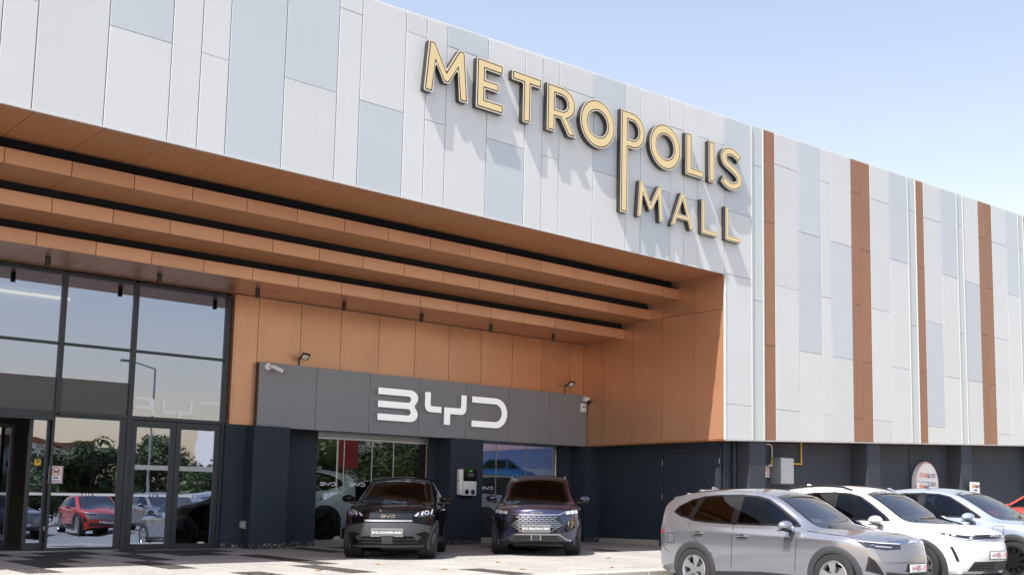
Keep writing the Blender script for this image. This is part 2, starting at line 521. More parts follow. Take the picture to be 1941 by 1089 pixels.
lot = MB()
def lot_h(x): return LOT_Z - .03 + .03 * max(0, min(x, 30) - 14.8)
_lx = [-900, 14.8, 18, 22, 26, 30, 900]
for a_, b_ in zip(_lx, _lx[1:]):
    lot.quad((a_, -900, lot_h(a_)), (b_, -900, lot_h(b_)), (b_, KERB_Y + 0.02, lot_h(b_)), (a_, KERB_Y + 0.02, lot_h(a_)))
bmesh.ops.remove_doubles(lot.bm, verts=lot.bm.verts, dist=.0001)
tag(lot.build('parking_lot', M['asphalt']), kind='structure')
gnd = MB()
gnd.quad((-900, 40, -0.46), (900, 40, -0.46), (900, 900, -0.46), (-900, 900, -0.46))
tag(gnd.build('ground', M['asphalt']), kind='structure')

pav = MB()
x0, x1 = -14.0, 60.0
pav.quad((x0, KERB_Y + .1, pave_z(KERB_Y + .1) - .012), (x1, KERB_Y + .1, pave_z(KERB_Y + .1) - .012), (x1, 5.22, -.012), (x0, 5.22, -.012))
pav.quad((x0, 5.22, -.012), (x1, 5.22, -.012), (x1, 24, -.012), (x0, 24, -.012))
pavement = tag(pav.build('pavement', M['joint_fill']), kind='structure')
# granite slabs, 0.5 x 1.0 m, dark ones laid in short bands
DARK = set()
def band(x, y0, y1):
    ix = round((x - 0.02) / 0.5)
    for iy in range(int(math.floor(y0 + .01)), int(math.ceil(y1 - .01))):
        DARK.add((ix, iy))
for a in [(9.75, -2, 0), (10.25, 0, 2), (10.0, 2, 3), (11.75, -4, -2), (7.75, 0, 2), (6.0, 1, 3), (6.5, 2, 4), (5.5, 0, 1),
          (7.0, 3, 5), (7.5, 4, 6), (8.0, 2, 4), (8.5, 4, 6), (9.0, 3, 5), (9.5, 3, 5), (10.0, 4, 5), (12.25, 3, 5),
          (13.25, 3, 5), (16.75, 2, 4), (18.25, 1, 2), (14.75, 4, 6), (8.25, -3, -1),
          (4.5, 1, 3), (5.0, 3, 5), (3.5, -1, 1), (6.0, 4, 6), (5.5, 4, 6)]:
    band(*a)
slab_me = {}
for key in ('tile_light', 'tile_dark'):
    b = MB(); b.box(-.247, .247, -.497, .497, -.05, 0)
    o = b.build('slab', M[key], pavement)
    slab_me[key] = o.data
    bpy.data.objects.remove(o)
ang = math.atan(SL)
cnt = 0
for ix in range(6, 46):
    for iy in range(-4, 6):
        xc = ix * 0.5 + .02; yc = iy + 0.5
        if yc - .5 < KERB_Y + .12: 
            if iy != -4: continue
            yc = -3.25
        if iy == -4:
            pass
        # only slabs that the view takes in
        if xc < 3.0 + (3.5 - yc) * -0.1 or xc > 22.4: continue
        if yc > 5.0 and not (4.0 < xc < 21.5): continue
        dark = (ix, iy) in DARK
        o = bpy.data.objects.new('slab', slab_me['tile_dark' if dark else 'tile_light'])
        link(o, pavement)
        o.location = (xc, yc, pave_z(yc) + random.uniform(-.0012, .0012))
        if yc < 5.22: o.rotation_euler = (ang + random.uniform(-.0006, .0006), random.uniform(-.0008, .0008), 0)
        if iy == -4: o.scale = (1, 0.48, 1)
        cnt += 1
rest = MB()
rest.box(-14, 2.75, KERB_Y + .1, 5.2, -.3, -.26)
rest.bm.clear()
for (xa, xb) in ((-14, 2.7), (22.7, 60)):
    up = 0.0 if xa < 0 else .03 * 8
    rest.quad((xa, KERB_Y + .1, pave_z(KERB_Y + .1)), (xb, KERB_Y + .1, pave_z(KERB_Y + .1) + up), (xb, 5.2, up), (xa, 5.2, 0))
tag(rest.build('paving', M['tile_light'], pavement), kind='stuff')
kerb_me = None
for i in range(-6, 34):
    if kerb_me is None:
        b = MB(); b.box(-.495, .495, -.15, .15, LOT_Z - .1, pave_z(KERB_Y) + .004, 0.02)
        o = b.build('kerb_stone', M['kerb'], pavement); kerb_me = o.data
        o.location = (i + .5, KERB_Y - .03, 0)
    else:
        o = bpy.data.objects.new('kerb_stone', kerb_me); link(o, pavement); o.location = (i + .5, KERB_Y - .03, 0)
for k in range(12):
    b = MB(); xx = 13.45 + 2.7 * (k - 3)
    b.quad((xx - .05, -9.0, lot_h(xx) + .006), (xx + .05, -9.0, lot_h(xx) + .006), (xx + .05, -3.9, lot_h(xx) + .006), (xx - .05, -3.9, lot_h(xx) + .006))
    b.build('bay_line', M['paint_line'], bpy.data.objects['parking_lot'])

# ================================================================== mall building
bld = empty('mall_building', (0, 0, 0))
tag(bld, 'long shopping mall clad in white, blue-grey and copper panels with recessed entrance', 'building')
def top_z(x): return 9.8235 + 0.03768 * x
def bot_z(x): return 1.8045 + 0.03708 * x
STR = [(-6.1, 'W', []), (-5.1, 'BW', [8.24]), (-4.1, 'W', []), (-3.6, 'WW', [8.24]), (-3.1, 'B', []), (-2.1, 'WW', [9.85]), (-1.1, 'WB', [8.24]), (-.1, 'W', []),
       (.4, 'WW', [8.24]), (.9, 'B', []), (1.9, 'BW', [8.24]), (2.9, 'WW', [9.85]), (3.4, 'W', []),
       (4.401, 'WW', [8.27]), (4.872, 'W', []), (5.88, 'BW', [8.24]), (6.857, 'W', []), (7.336, 'WW', [8.24]), (7.808, 'B', []), (8.807, 'BW', [8.24]),
       (9.819, 'WW', [9.85]), (10.283, 'WB', [8.24]), (11.226, 'WW', [9.85]), (11.699, 'WW', [8.24]), (12.178, 'BW', [9.85]), (13.175, 'WB', [8.24]),
       (14.156, 'W', []), (14.626, 'WW', [8.23]), (15.101, 'WW', [9.85]), (16.095, 'BW', [8.23]), (17.096, 'W', []), (17.575, 'WB', [8.23]),
       (18.57, 'WW', [9.85]), (19.039, 'WW', [8.23]), (19.527, 'WW', [9.85]), (20.53, 'BWWW', [8.23, 6.63, 3.43]), (21.586, 'GGG', [9.63, 6.13]),
       (22.053, 'CCC', [8.24, 5.04]), (22.534, 'WWWW', [9.85, 6.63, 3.43]), (23.552, 'BBW', [8.24, 5.04]), (24.564, 'WWWW', [9.85, 6.63, 3.44]),
       (25.035, 'WBW', [8.24, 5.04]), (26.035, 'CCCC', [9.86, 6.63, 3.43]), (26.521, 'CCC', [8.24, 5.04]), (26.99, 'WWWW', [9.86, 6.63, 3.43]),
       (28.004, 'BWW', [8.24, 5.04]), (29.041, 'GGG', [9.94, 6.4]), (29.486, 'CCC', [8.25, 5.04]), (29.955, 'WWBW', [9.87, 6.63, 3.43]),
       (30.98, 'BWW', [8.25, 5.04]), (31.996, 'GGG', [10.03, 6.51]), (32.394, 'WBW', [8.25, 5.04]), (33.419, 'CCC', [9.87, 6.63]), (33.876, 'CCC', [8.24, 5.04]),
       (34.33, 'WWWW', [9.87, 6.63, 3.44]), (35.33, 'BW', [8.25]), (36.254, 'GGG', [9.98, 6.74]), (36.66, 'CCC', [8.24, 5.04]), (37.15, 'WWW', [9.86, 5.04]),
       (38.15, 'BW', [6.63]), (39.15, 'WWW', [9.86, 6.63]), (39.65, 'CCC', [8.24, 5.04]), (40.1, 'WBW', [8.24, 5.04]), (41.1, 'GGG', [9.9, 6.6]),
       (41.6, 'WW', [6.63]), (42.6, 'BW', [5.04]), (43.6, 'CC', [6.63]), (44.1, 'WW', [8.24]), (45.1, None, [])]
PM = {'W': 'panel_white', 'B': 'panel_blue', 'C': 'panel_copper', 'G': 'panel_aqua'}
PN = {'W': 'facade_panel', 'B': 'facade_panel', 'C': 'copper_panel', 'G': 'glass_strip_pane'}
G = 0.006
for (xa, cs, js), (xb, _, _) in zip(STR, STR[1:]):
    lo = (6.63, 6.63) if xb < 20.6 else (bot_z(xa + G), bot_z(xb - G))
    levels = [(top_z(xa + G), top_z(xb - G))] + [(j, j) for j in js] + [lo]
    for ci, c in enumerate(cs):
        zt = levels[ci]; zb = levels[ci + 1]
        gt = 0 if ci == 0 else 0.0035
        gb = 0 if ci == len(cs) - 1 else 0.0035
        g = G if c != 'G' else 0.022
        ya = random.uniform(-.0015, .0015) if c != 'G' else 0.012
        a, b_ = xa + g, xb - g
        q = MB()
        ch = 0.006
        fr = [(a + ch, ya, zb[0] + gb + ch), (b_ - ch, ya, zb[1] + gb + ch), (b_ - ch, ya, zt[1] - gt - ch), (a + ch, ya, zt[0] - gt - ch)]
        md = [(a, ya + ch, zb[0] + gb), (b_, ya + ch, zb[1] + gb), (b_, ya + ch, zt[1] - gt), (a, ya + ch, zt[0] - gt)]
        bk = [(x, 0.04, z) for x, y, z in md]
        F_ = [q.bm.verts.new(p) for p in fr]; D_ = [q.bm.verts.new(p) for p in md]; K_ = [q.bm.verts.new(p) for p in bk]
        q.bm.faces.new(F_)
        for i in range(4):
            j = (i + 1) % 4
            q.bm.faces.new((F_[i], D_[i], D_[j], F_[j])); q.bm.faces.new((D_[i], K_[i], K_[j], D_[j]))
        q.build(PN[c], M[PM[c]], bld)
    if cs and 'G' in cs:          # white frame bars beside the glass strips
        for xx in (xa, xb):
            q = MB()
            q.poly_prism([(xx - .016, lo[0] + .004), (xx + .016, lo[1] + .004), (xx + .016, top_z(xx) - .006), (xx - .016, top_z(xx) - .006)], -.018, .035)
            q.build('frame_bar', M['panel_edge'], bld)
core = MB()
core.poly_prism([(-6.1, 6.66), (20.6, 6.66), (20.6, bot_z(20.6) + .03), (45.1, bot_z(45.1) + .03), (45.1, top_z(45.1) - .03), (-6.1, top_z(-6.1) - .03)], 0.045, 0.40)
core.build('facade_wall', M['backing'], bld)
cop = MB()
cop.poly_prism([(-6.1, top_z(-6.1) + .002), (45.1, top_z(45.1) + .002), (45.1, top_z(45.1) + .03), (-6.1, top_z(-6.1) + .03)], 0.02, 0.55)
cop.build('coping', M['panel_white'], bld)
rf = MB()
rf.box(-6.1, 45.1, 0.41, 30, 9.0, 9.2)
rf.box(-6.1, -5.9, 0.41, 30, 0, 9.0); rf.box(-6.1, 45.1, 29.8, 30, 0, 9.0); rf.box(45.0, 45.1, .9, 30, 0, 9.0)
rf.build('roof_slab', M['backing'], bld)
lip = MB()
lip.box(-6.1, 20.545, -.012, 0.03, 6.605, 6.628)
lip.build('fascia_lip', M['panel_white'], bld)
# lower lip of the wing
lip = MB()
lip.poly_prism([(20.56, bot_z(20.56) - .03), (45.1, bot_z(45.1) - .03), (45.1, bot_z(45.1) - .003), (20.56, bot_z(20.56) - .003)], -.010, 0.05)
lip.build('wing_lip', M['panel_edge'], bld)
sof = MB()
sof.poly_prism([(21.06, bot_z(21.06) - .022), (45.1, bot_z(45.1) - .022), (45.1, bot_z(45.1) + .02), (21.06, bot_z(21.06) + .02)], 0.052, 0.9)
sof.build('wing_soffit', M['soffit_copper'], bld)

# ---- entrance soffit and the three stepped copper beams
XR = 20.56
def xjoints(off, lo=-6.0, hi=XR):
    xs = [lo]; x = off
    while x > lo + 1: x -= 1
    while x < hi - .25:
        if x > lo + .2: xs.append(x)
        x += 1.0
    xs.append(hi)
    return xs
js = xjoints(4.956)
for a, b_ in zip(js, js[1:]):
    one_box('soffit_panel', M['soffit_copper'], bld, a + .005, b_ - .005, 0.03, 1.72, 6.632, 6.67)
BEAMS = [(1.545, 6.18, 6.425, 2.62, 4.97), (2.53, 5.765, 6.015, 3.58, 6.005), (3.48, 5.36, 5.605, 5.30, 6.08)]
for (yf, zb, zt, yb, xo) in BEAMS:
    beam = empty('canopy_beam', (0, yf, zb), parent=bld)
    js = xjoints(xo)
    for a, b_ in zip(js, js[1:]):
        q = MB(); q.box(a + .006, b_ - .006, 0, .035, 0, zt - zb); q.build('face_panel', M['slat_copper'], beam)
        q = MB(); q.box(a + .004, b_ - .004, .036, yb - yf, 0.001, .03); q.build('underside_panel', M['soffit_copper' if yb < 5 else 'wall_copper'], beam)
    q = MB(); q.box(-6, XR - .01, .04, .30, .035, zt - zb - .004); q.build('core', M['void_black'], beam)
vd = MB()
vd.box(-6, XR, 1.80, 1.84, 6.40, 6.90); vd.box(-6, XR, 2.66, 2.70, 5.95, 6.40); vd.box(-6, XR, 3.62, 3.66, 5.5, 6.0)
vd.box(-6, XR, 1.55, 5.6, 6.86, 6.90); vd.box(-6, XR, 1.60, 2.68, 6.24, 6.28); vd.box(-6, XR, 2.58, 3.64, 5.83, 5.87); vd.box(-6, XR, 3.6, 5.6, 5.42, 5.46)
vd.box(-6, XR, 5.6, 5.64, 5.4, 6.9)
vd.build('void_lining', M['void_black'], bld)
for i in range(0, 7):
    xl = 6.52 + 2.03 * (i + 0)
    if xl < 0: continue
    dl = MB(); dl.cyl((xl, 4.25, 5.362), (xl, 4.25, 5.17), .045, n=20)
    o = dl.build('downlight', M['plastic_black'], None, smooth=False); smooth_by_angle(o)
    names = ['above the sliding doors', 'above the swing doors', 'above the left pier', 'above the grey sign\'s left end', 'above the sign wordmark', 'above the sign\'s right half', 'nearest the copper side wall']
    if i >= 0:
        tag(o, 'black cylinder downlight under the canopy, %s' % names[i], 'downlight', 'canopy downlights')
    else:
        tag(o, 'black cylinder downlight under the canopy, left of the sliding doors', 'downlight', 'canopy downlights')

# ---- copper back wall
js = [10.55] + [11.05 + i for i in range(10)] + [XR]
for a, b_ in zip(js, js[1:]):
    one_box('wall_panel', M['wall_copper'], bld, a + .006, b_ - .006, 5.10, 5.14, 2.585, 5.345)
one_box('wall_panel', M['wall_copper'], bld, 10.51, 10.553, 5.102, 5.42, 2.585, 5.345)
q = MB(); q.box(10.56, XR + .02, 5.145, 5.44, 2.57, 5.40); q.build('wall_core', M['backing'], bld)
# ---- copper side wall
js = [0.045, 1.03, 2.12, 3.21, 4.29, 5.10]
for a, b_ in zip(js, js[1:]):
    for z0, z1 in ((2.585, 5.76), (5.77, 6.63)):
        one_box('side_panel', M['wall_copper'], bld, XR, XR + .035, a + .006, b_ - .006, z0, z1)
q = MB(); q.box(XR + .037, XR + .40, 0.41, 5.10, 2.60, 6.66); q.box(XR + .037, XR + .06, 0.05, 0.41, 2.60, 6.66); q.build('side_wall_core', M['backing'], bld)
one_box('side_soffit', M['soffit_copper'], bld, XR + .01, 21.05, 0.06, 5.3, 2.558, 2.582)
one_box('corner_trim', M['panel_edge'], bld, XR - .004, XR + .012, -.012, 0.043, 2.575, 6.60)

# ---- dark walls under the brown band
def dark(x0_, x1_, y0_, y1_, z0_=0.0, z1_=2.58, name='plinth_wall', mt='wall_navy'):
    return one_box(name, M[mt], bld, x0_, x1_, y0_, y1_, z0_, z1_)
def skirt(x0_, x1_, y, z=0.10):
    n = max(1, round((x1_ - x0_) / .6))
    for i in range(n):
        a = x0_ + (x1_ - x0_) * i / n; b_ = x0_ + (x1_ - x0_) * (i + 1) / n
        one_box('skirting_stone', M['skirting'], bld, a + .003, b_ - .003, y - .012, y + .004, 0.0, z)
dark(10.45, 10.90, 5.12, 5.60); dark(10.90, 11.71, 4.75, 5.60, z1_=2.56, name='pier'); dark(11.71, 12.78, 5.45, 5.60, z1_=2.60)
skirt(10.45, 10.90, 5.12); skirt(10.89, 11.72, 4.75); skirt(11.72, 12.78, 5.45)
dark(15.78, 16.05, 5.45, 5.60, z1_=2.60)
dark(16.0, 16.96, 4.85, 5.60, z1_=2.56, name='pier'); dark(16.96, 17.48, 5.50, 5.62, z1_=2.60)
skirt(15.99, 16.97, 4.85); skirt(16.97, 17.48, 5.50)
dark(20.02, 20.5, 5.45, 5.60, z1_=2.60); dark(20.45, 21.1, 4.85, 5.60, z1_=2.555)
skirt(20.45, 20.98, 4.85)
one_box('skirting_stone', M['kerb'], bld, 20.965, 20.982, 2.6, 4.84, -.05, .10)
dark(20.98, 21.2, 0.53, 4.85, z0_=-.1, z1_=2.555, name='side_plinth_wall')
dd = empty('service_door', (20.98, 1.50, 0), parent=bld)
for ya_, yb_ in ((-.93, -.004), (.004, .93)):
    q = MB(); q.box(-.022, -.001, ya_, yb_, 0.02, 2.30); q.build('door_leaf', M['wall_navy'], dd)
q = MB(); q.box(-.03, 0, -1.0, -.945, 0, 2.37); q.box(-.03, 0, .945, 1.0, 0, 2.37); q.box(-.03, 0, -.944, .944, 2.315, 2.37); q.build('door_frame', M['frame_dark'], dd)
for zz in (2.08, 1.2):
    for yy in (-.965, .965):
        q = MB(); q.cyl((-.035, yy, zz - .06), (-.035, yy, zz + .06), .012, n=8); q.build('hinge', M['steel_grey'], dd)
# wing: recessed charcoal walls between piers
q = MB()
q.poly_prism([(21.0, -.2), (45, -.2), (45, bot_z(45) - .026), (21.0, bot_z(21.0) - .045)], 0.533, 0.9)
q.build('wing_plinth_wall', M['wall_charcoal'], bld)
for xc_ in (21.54, 26.77, 32.04, 37.3):
    q = MB(); q.poly_prism([(xc_, -.25), (xc_ + .645, -.25), (xc_ + .645, bot_z(xc_ + .645) - .031), (xc_, bot_z(xc_) - .031)], 0.072, 0.528)
    q.build('wing_pier', M['wall_charcoal'], bld)
st = empty('steel_post', (21.15, .49, 0), parent=bld)
q = MB(); q.box(-.12, .12, -.012, .0, -.1, 2.56); q.box(-.012, .012, .0, .035, -.1, 2.56); q.build('flange', M['wall_navy'], st)
for bx in (-.07, .07):
    for bz in (2.03, 1.91):
        q = MB(); q.cyl((bx, -.012, bz), (bx, -.026, bz), .016, n=6); q.build('bolt', M['frame_dark'], st)
pipe = empty('drain_pipe', (21.43, .46, 0))
tag(pipe, 'dark blue drain pipe in the corner beside the first wing pier', 'pipe')
q = MB(); q.cyl((0, 0, -.15), (0, 0, 2.55), .05, n=16); o = q.build('pipe', M['wall_navy'], pipe); smooth_by_angle(o)
q = MB(); q.cyl((0, 0, 1.86), (0, 0, 2.06), .066, n=16); q.box(-.09, .09, .02, .066, 1.90, 2.02); o = q.build('bracket', M['wall_navy'], pipe); smooth_by_angle(o)
one_box('conduit', M['frame_dark'], bld, 26.62, 26.645, .505, .528, 0.6, 2.6)
one_box('wall_joint', M['void_black'], bld, 29.71, 29.725, .522, .535, 0, 2.8)

# ---- entrance curtain wall
cw = empty('entrance_glazing', (0, 5.25, 0))
tag(cw, 'dark framed glass entrance front with sliding and swing doors under the canopy', 'glass front')
FY0, FY1 = -0.05, 0.07
def fbar(name, x0_, x1_, z0_, z1_, y0_=FY0, y1_=FY1, mt='frame_dark'):
    q = MB(); q.box(x0_, x1_, y0_, y1_, z0_, z1_); return q.build(name, M[mt], cw)
for xm in (2.0, 3.8, 5.6, 7.16, 8.51):
    fbar('mullion', xm - .045, xm + .045, 2.6 if xm < 8 else 0.0, 5.30)
fbar('mullion', 10.385, 10.47, 0, 5.30, y0_=-.06)
xs_ = [2.0, 3.8, 5.6, 7.16, 8.51, 10.43]
for a, b_ in zip(xs_, xs_[1:]):
    for z0_, z1_, nm in ((5.26, 5.33, 'head_rail'), (3.905, 3.955, 'transom'), (2.565, 2.635, 'transom')):
        fbar(nm, a + .046, b_ - .046, z0_, z1_, y0_=FY0 + .004, y1_=FY1 - .004)
    gl_ = empty('window', (0, 0, 0), parent=cw)
    for z0_, z1_ in ((3.956, 5.259), (2.636, 3.904)):
        q = MB(); q.box(a + .046, b_ - .046, 0.0, .012, z0_, z1_); q.build('pane', M['glass_curtain'], gl_)
    if b_ < 8.6:
        q = MB(); q.box(a + .047, b_ - .047, -.006, -.002, 2.637, 3.275); q.build('film', M['film_grey'], gl_)
# sign's reflection put on the third pane as flat white shapes (its lower part runs behind the transom)
lm = outline('mirrored_lettering', [
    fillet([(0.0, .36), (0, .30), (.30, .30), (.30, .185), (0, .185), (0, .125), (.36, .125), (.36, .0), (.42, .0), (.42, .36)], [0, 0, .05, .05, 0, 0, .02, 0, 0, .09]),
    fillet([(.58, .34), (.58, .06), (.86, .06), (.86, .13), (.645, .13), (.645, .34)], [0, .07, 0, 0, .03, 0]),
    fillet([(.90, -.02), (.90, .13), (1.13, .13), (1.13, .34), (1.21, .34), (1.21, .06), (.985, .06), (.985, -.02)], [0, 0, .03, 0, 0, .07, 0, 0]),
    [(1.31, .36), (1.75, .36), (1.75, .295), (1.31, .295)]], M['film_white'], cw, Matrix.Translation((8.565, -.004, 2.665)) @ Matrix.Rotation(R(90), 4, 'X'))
# swing doors
for k, (a, b_) in enumerate(((8.565, 9.445), (9.455, 10.375))):
    dr = empty('swing_door', (0, 0, 0), parent=cw)
    st_ = .10
    q = MB()
    q.box(a, a + st_, -.035, .035, .01, 2.55); q.box(b_ - st_, b_, -.035, .035, .01, 2.55)
    q.box(a + st_, b_ - st_, -.033, .033, 2.42, 2.55); q.box(a + st_, b_ - st_, -.033, .033, .01, .11)
    q.build('leaf_frame', M['frame_dark'], dr)
    q = MB(); q.box(a + st_ + .001, b_ - st_ - .001, -.005, .005, .111, 2.419); q.build('pane', M['glass_door'], dr)
    q = MB(); q.box(a + st_ + .01, b_ - st_ - .01, -.012, -.009, 1.575, 1.67); q.build('frosted_band', M['film_frost'], dr)
    q = MB()
    seg = ((a + st_ + .02, a + .42), (a + .60, b_ - st_ - .02)) if k == 0 else ((a + st_ + .02, a + .40),)
    for s0, s1 in seg: q.box(s0, s1, -.012, -.009, 1.045, 1.09)
    for c_ in ((a + .47, a + .54) if k == 0 else (a + .46,)):
        q.cyl((c_, -.009, 1.065), (c_, -.012, 1.065), .026, n=12)
    q.build('white_band', M['film_white'], dr)
    for zz in (.25, .95, 1.6, 2.25):
        q = MB(); xh = a + .0 if k == 0 else b_; q.cyl((xh, -.05, zz - .06), (xh, -.05, zz + .06), .017, n=10); q.build('hinge', M['frame_dark'], dr)
# sliding doors
sd = empty('sliding_door', (0, 0, 0), parent=cw)
q = MB(); q.box(7.10, 7.145, -.03, .03, .02, 2.56); q.box(8.345, 8.464, -.03, .03, .02, 2.56); q.box(7.145, 8.345, -.029, .029, .02, .065); q.box(7.145, 8.345, -.029, .029, 2.52, 2.56)
q.build('leaf_frame', M['frame_dark'], sd)
q = MB(); q.box(7.146, 8.344, -.005, .005, .066, 2.519); q.build('pane', M['glass_slide'], sd)
q = MB(); q.box(7.16, 7.70, -.012, -.009, 1.045, 1.095); q.box(7.92, 8.33, -.012, -.009, 1.045, 1.095)
for c_ in (7.75, 7.81, 7.87): q.cyl((c_, -.009, 1.07), (c_, -.012, 1.07), .027, n=12)
q.build('white_band', M['film_white'], sd)
sd = empty('sliding_door', (0, .10, 0), parent=cw)
q = MB(); q.box(6.74, 6.80, -.03, .03, .02, 2.54); q.box(7.045, 7.098, -.03, .03, .02, 2.54); q.box(6.80, 7.045, -.029, .029, .02, .16); q.box(6.80, 7.045, -.029, .029, 2.48, 2.54)
q.build('leaf_frame', M['frame_dark'], sd)
q = MB(); q.box(6.801, 7.044, -.005, .005, .161, 2.479); q.build('pane', M['glass_slide'], sd)
q = MB(); q.box(6.81, 7.035, -.012, -.009, 1.045, 1.095); q.build('white_band', M['film_white'], sd)
for (xa_, xb_, yy) in ((6.25, 6.72, .95), (5.0, 6.24, 1.2), (6.0, 6.2, .4)):
    sd = empty('inner_door', (0, yy, 0), parent=cw)
    q = MB(); q.box(xa_, xa_ + .05, -.03, .03, .02, 2.4); q.box(xb_ - .05, xb_, -.03, .03, .02, 2.4); q.box(xa_ + .05, xb_ - .05, -.029, .029, .02, .14); q.box(xa_ + .05, xb_ - .05, -.029, .029, 2.33, 2.4)
    q.build('leaf_frame', M['frame_dark'], sd)
    q = MB(); q.box(xa_ + .051, xb_ - .051, -.005, .005, .141, 2.329); q.build('pane', M['glass_slide'], sd)
    q = MB(); q.box(xa_ + .06, xb_ - .06, -.012, -.009, 1.045, 1.095); q.build('white_band', M['film_white'], sd)
fbar('threshold', 5.6, 8.46, 0.0, 0.014, -.04, .5, 'steel_grey')
fbar('door_track', 2.0, 7.10, 2.46, 2.565, -.04, .2)
# notices on the door glass
nt_ = empty('door_notice', (7.22, 5.236, 1.435))
tag(nt_, 'white no-dogs notice with pink border stuck on the sliding door glass', 'notice')
q = MB(); q.box(-.125, .125, -.002, .002, -.165, .165); q.build('sheet', M['sign_white'], nt_)
outline('border', [[(-.118, -.158), (.118, -.158), (.118, .158), (-.118, .158)], [(-.105, -.145), (-.105, .145), (.105, .145), (.105, -.145)]], M['banner_red'], nt_, face_m(0, -.0035, 0))
outline('ring', [ellipse(0, .055, .08, .08), ellipse(0, .055, .066, .066)[::-1]], M['sign_red'], nt_, face_m(0, -.005, 0))
outline('slash', [stroke([(-.05, .105), (.05, .005)], .013)], M['sign_red'], nt_, face_m(0, -.0065, 0))
outline('dog', [[(-.05, .06), (-.035, .085), (-.02, .07), (.025, .075), (.05, .10), (.06, .085), (.035, .05), (.04, .015), (.025, .015), (.015, .045), (-.015, .045), (-.03, .015), (-.04, .018), (-.03, .05)]], M['sign_black'], nt_, face_m(0, -.0045, 0))
for bz in (-.055, -.075): outline('fine_print', [[(-.05, bz), (.05, bz), (.05, bz + .012), (-.05, bz + .012)]], M['sign_navy'], nt_, face_m(0, -.0045, 0))
for bz in (-.112, -.128): outline('fine_print', [[(-.08, bz), (.08, bz), (.08, bz + .008), (-.08, bz + .008)]], M['sign_violet'], nt_, face_m(0, -.0045, 0))
nt_ = empty('camera_notice', (6.92, 5.336, 1.66))
tag(nt_, 'small yellow camera surveillance sticker on the narrow door glass', 'sticker')
q = MB(); q.box(-.055, .055, -.002, .002, -.055, .055); q.build('sheet', M['sign_yellow'], nt_)
outline('camera_symbol', [[(-.035, .01), (.03, .03), (.035, .012), (.0, .0), (-.005, -.02), (-.02, -.02), (-.015, -.002)], [(-.04, .042), (.04, .042), (.04, .034), (-.04, .034)]], M['sign_black'], nt_, face_m(0, -.0045, 0))

# ---- interior behind the entrance
hall = empty('entrance_hall', (0, 0, 0), parent=bld)
one_box('floor', M['interior_floor'], hall, -4, 10.44, 5.35, 16, -.01, 0.002)
one_box('wall', M['interior_wall'], hall, -4, 10.44, 16, 16.1, 0, 5.6)
one_box('wall', M['interior_wall'], hall, 10.45, 10.5, 5.6, 16, 0, 5.6)
one_box('ceiling', M['interior_ceiling'], hall, -4, 10.44, 5.4, 16, 5.42, 5.5)
one_box('left_wall', M['interior_wall'], hall, 1.8, 1.95, 5.2, 16, 0, 5.42)
one_box('cove_light', M['cove_lamp'], hall, 3.0, 8.25, 8.30, 8.34, 5.30, 5.36)
one_box('bulkhead', M['interior_ceiling'], hall, 2, 8.3, 8.4, 8.6, 2.7, 5.4)
one_box('plinth_wall', M['wall_navy'], bld, -6, 1.95, 5.1, 5.3, 0, 5.36)

# ---- wet floor board inside
wf = empty('floor_board', (9.15, 6.1, 0), rz=.3)
tag(wf, 'yellow folding caution board standing inside the swing doors', 'caution board')
for s in (-1, 1):
    q = MB(); q.poly_prism([(-.14, 0), (-.10, 0), (.0 - .02, .62), (.02, .62), (.10, 0), (.14, 0), (.05, .66), (-.05, .66)], -.008, .008)
    q.build('leaf', M['sign_yellow'], wf, rot=(s * .2, 0, 0), loc=(0, s * -.13, 0))

for i, (lx, ly) in enumerate([(9.1, -1.3), (13.0, -.9), (12.2, -2.6), (14.0, -2.9), (11.0, -2.0), (15.9, -.8), (10.7, -.5)]):
    q = MB(); q.poly_prism([(-.05, 0), (-.02, .012), (.04, .016), (.06, .006), (.03, -.002), (-.02, -.001)], -.025, .025)
    o = q.build('dry_leaf', M['dry_leaf'], None, loc=(lx, ly, pave_z(ly) + .004), rot=(0, 0, i * 1.3))
    tag(o, 'small dry brown leaf lying on the sunlit paving', 'leaf', 'dry leaves on the paving')

# ================================================================== grey sign board and wordmark
sb = empty('sign_board', (0, 4.94, 0))
tag(sb, 'long grey metal sign board above the showroom windows', 'sign board')
js = [11.04, 12.40, 13.76, 15.115, 16.48, 17.84, 19.2, 20.545]
for a, b_ in zip(js, js[1:]):
    q = MB(); q.box(a + .005, b_ - .005, 0, .03, 2.555, 3.94); q.build('panel', M['sign_grey'], sb)
q = MB(); q.box(11.045, 20.54, .032, .155, 2.56, 3.935); q.build('backing', M['sign_edge'], sb)
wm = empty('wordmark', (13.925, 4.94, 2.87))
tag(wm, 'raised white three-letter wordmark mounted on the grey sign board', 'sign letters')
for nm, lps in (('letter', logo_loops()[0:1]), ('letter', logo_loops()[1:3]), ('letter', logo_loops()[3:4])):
    outline(nm, lps, M['white_acrylic'], wm, face_m(0, -.055, 0), extrude=.04, side_mat=M['acrylic_side'])

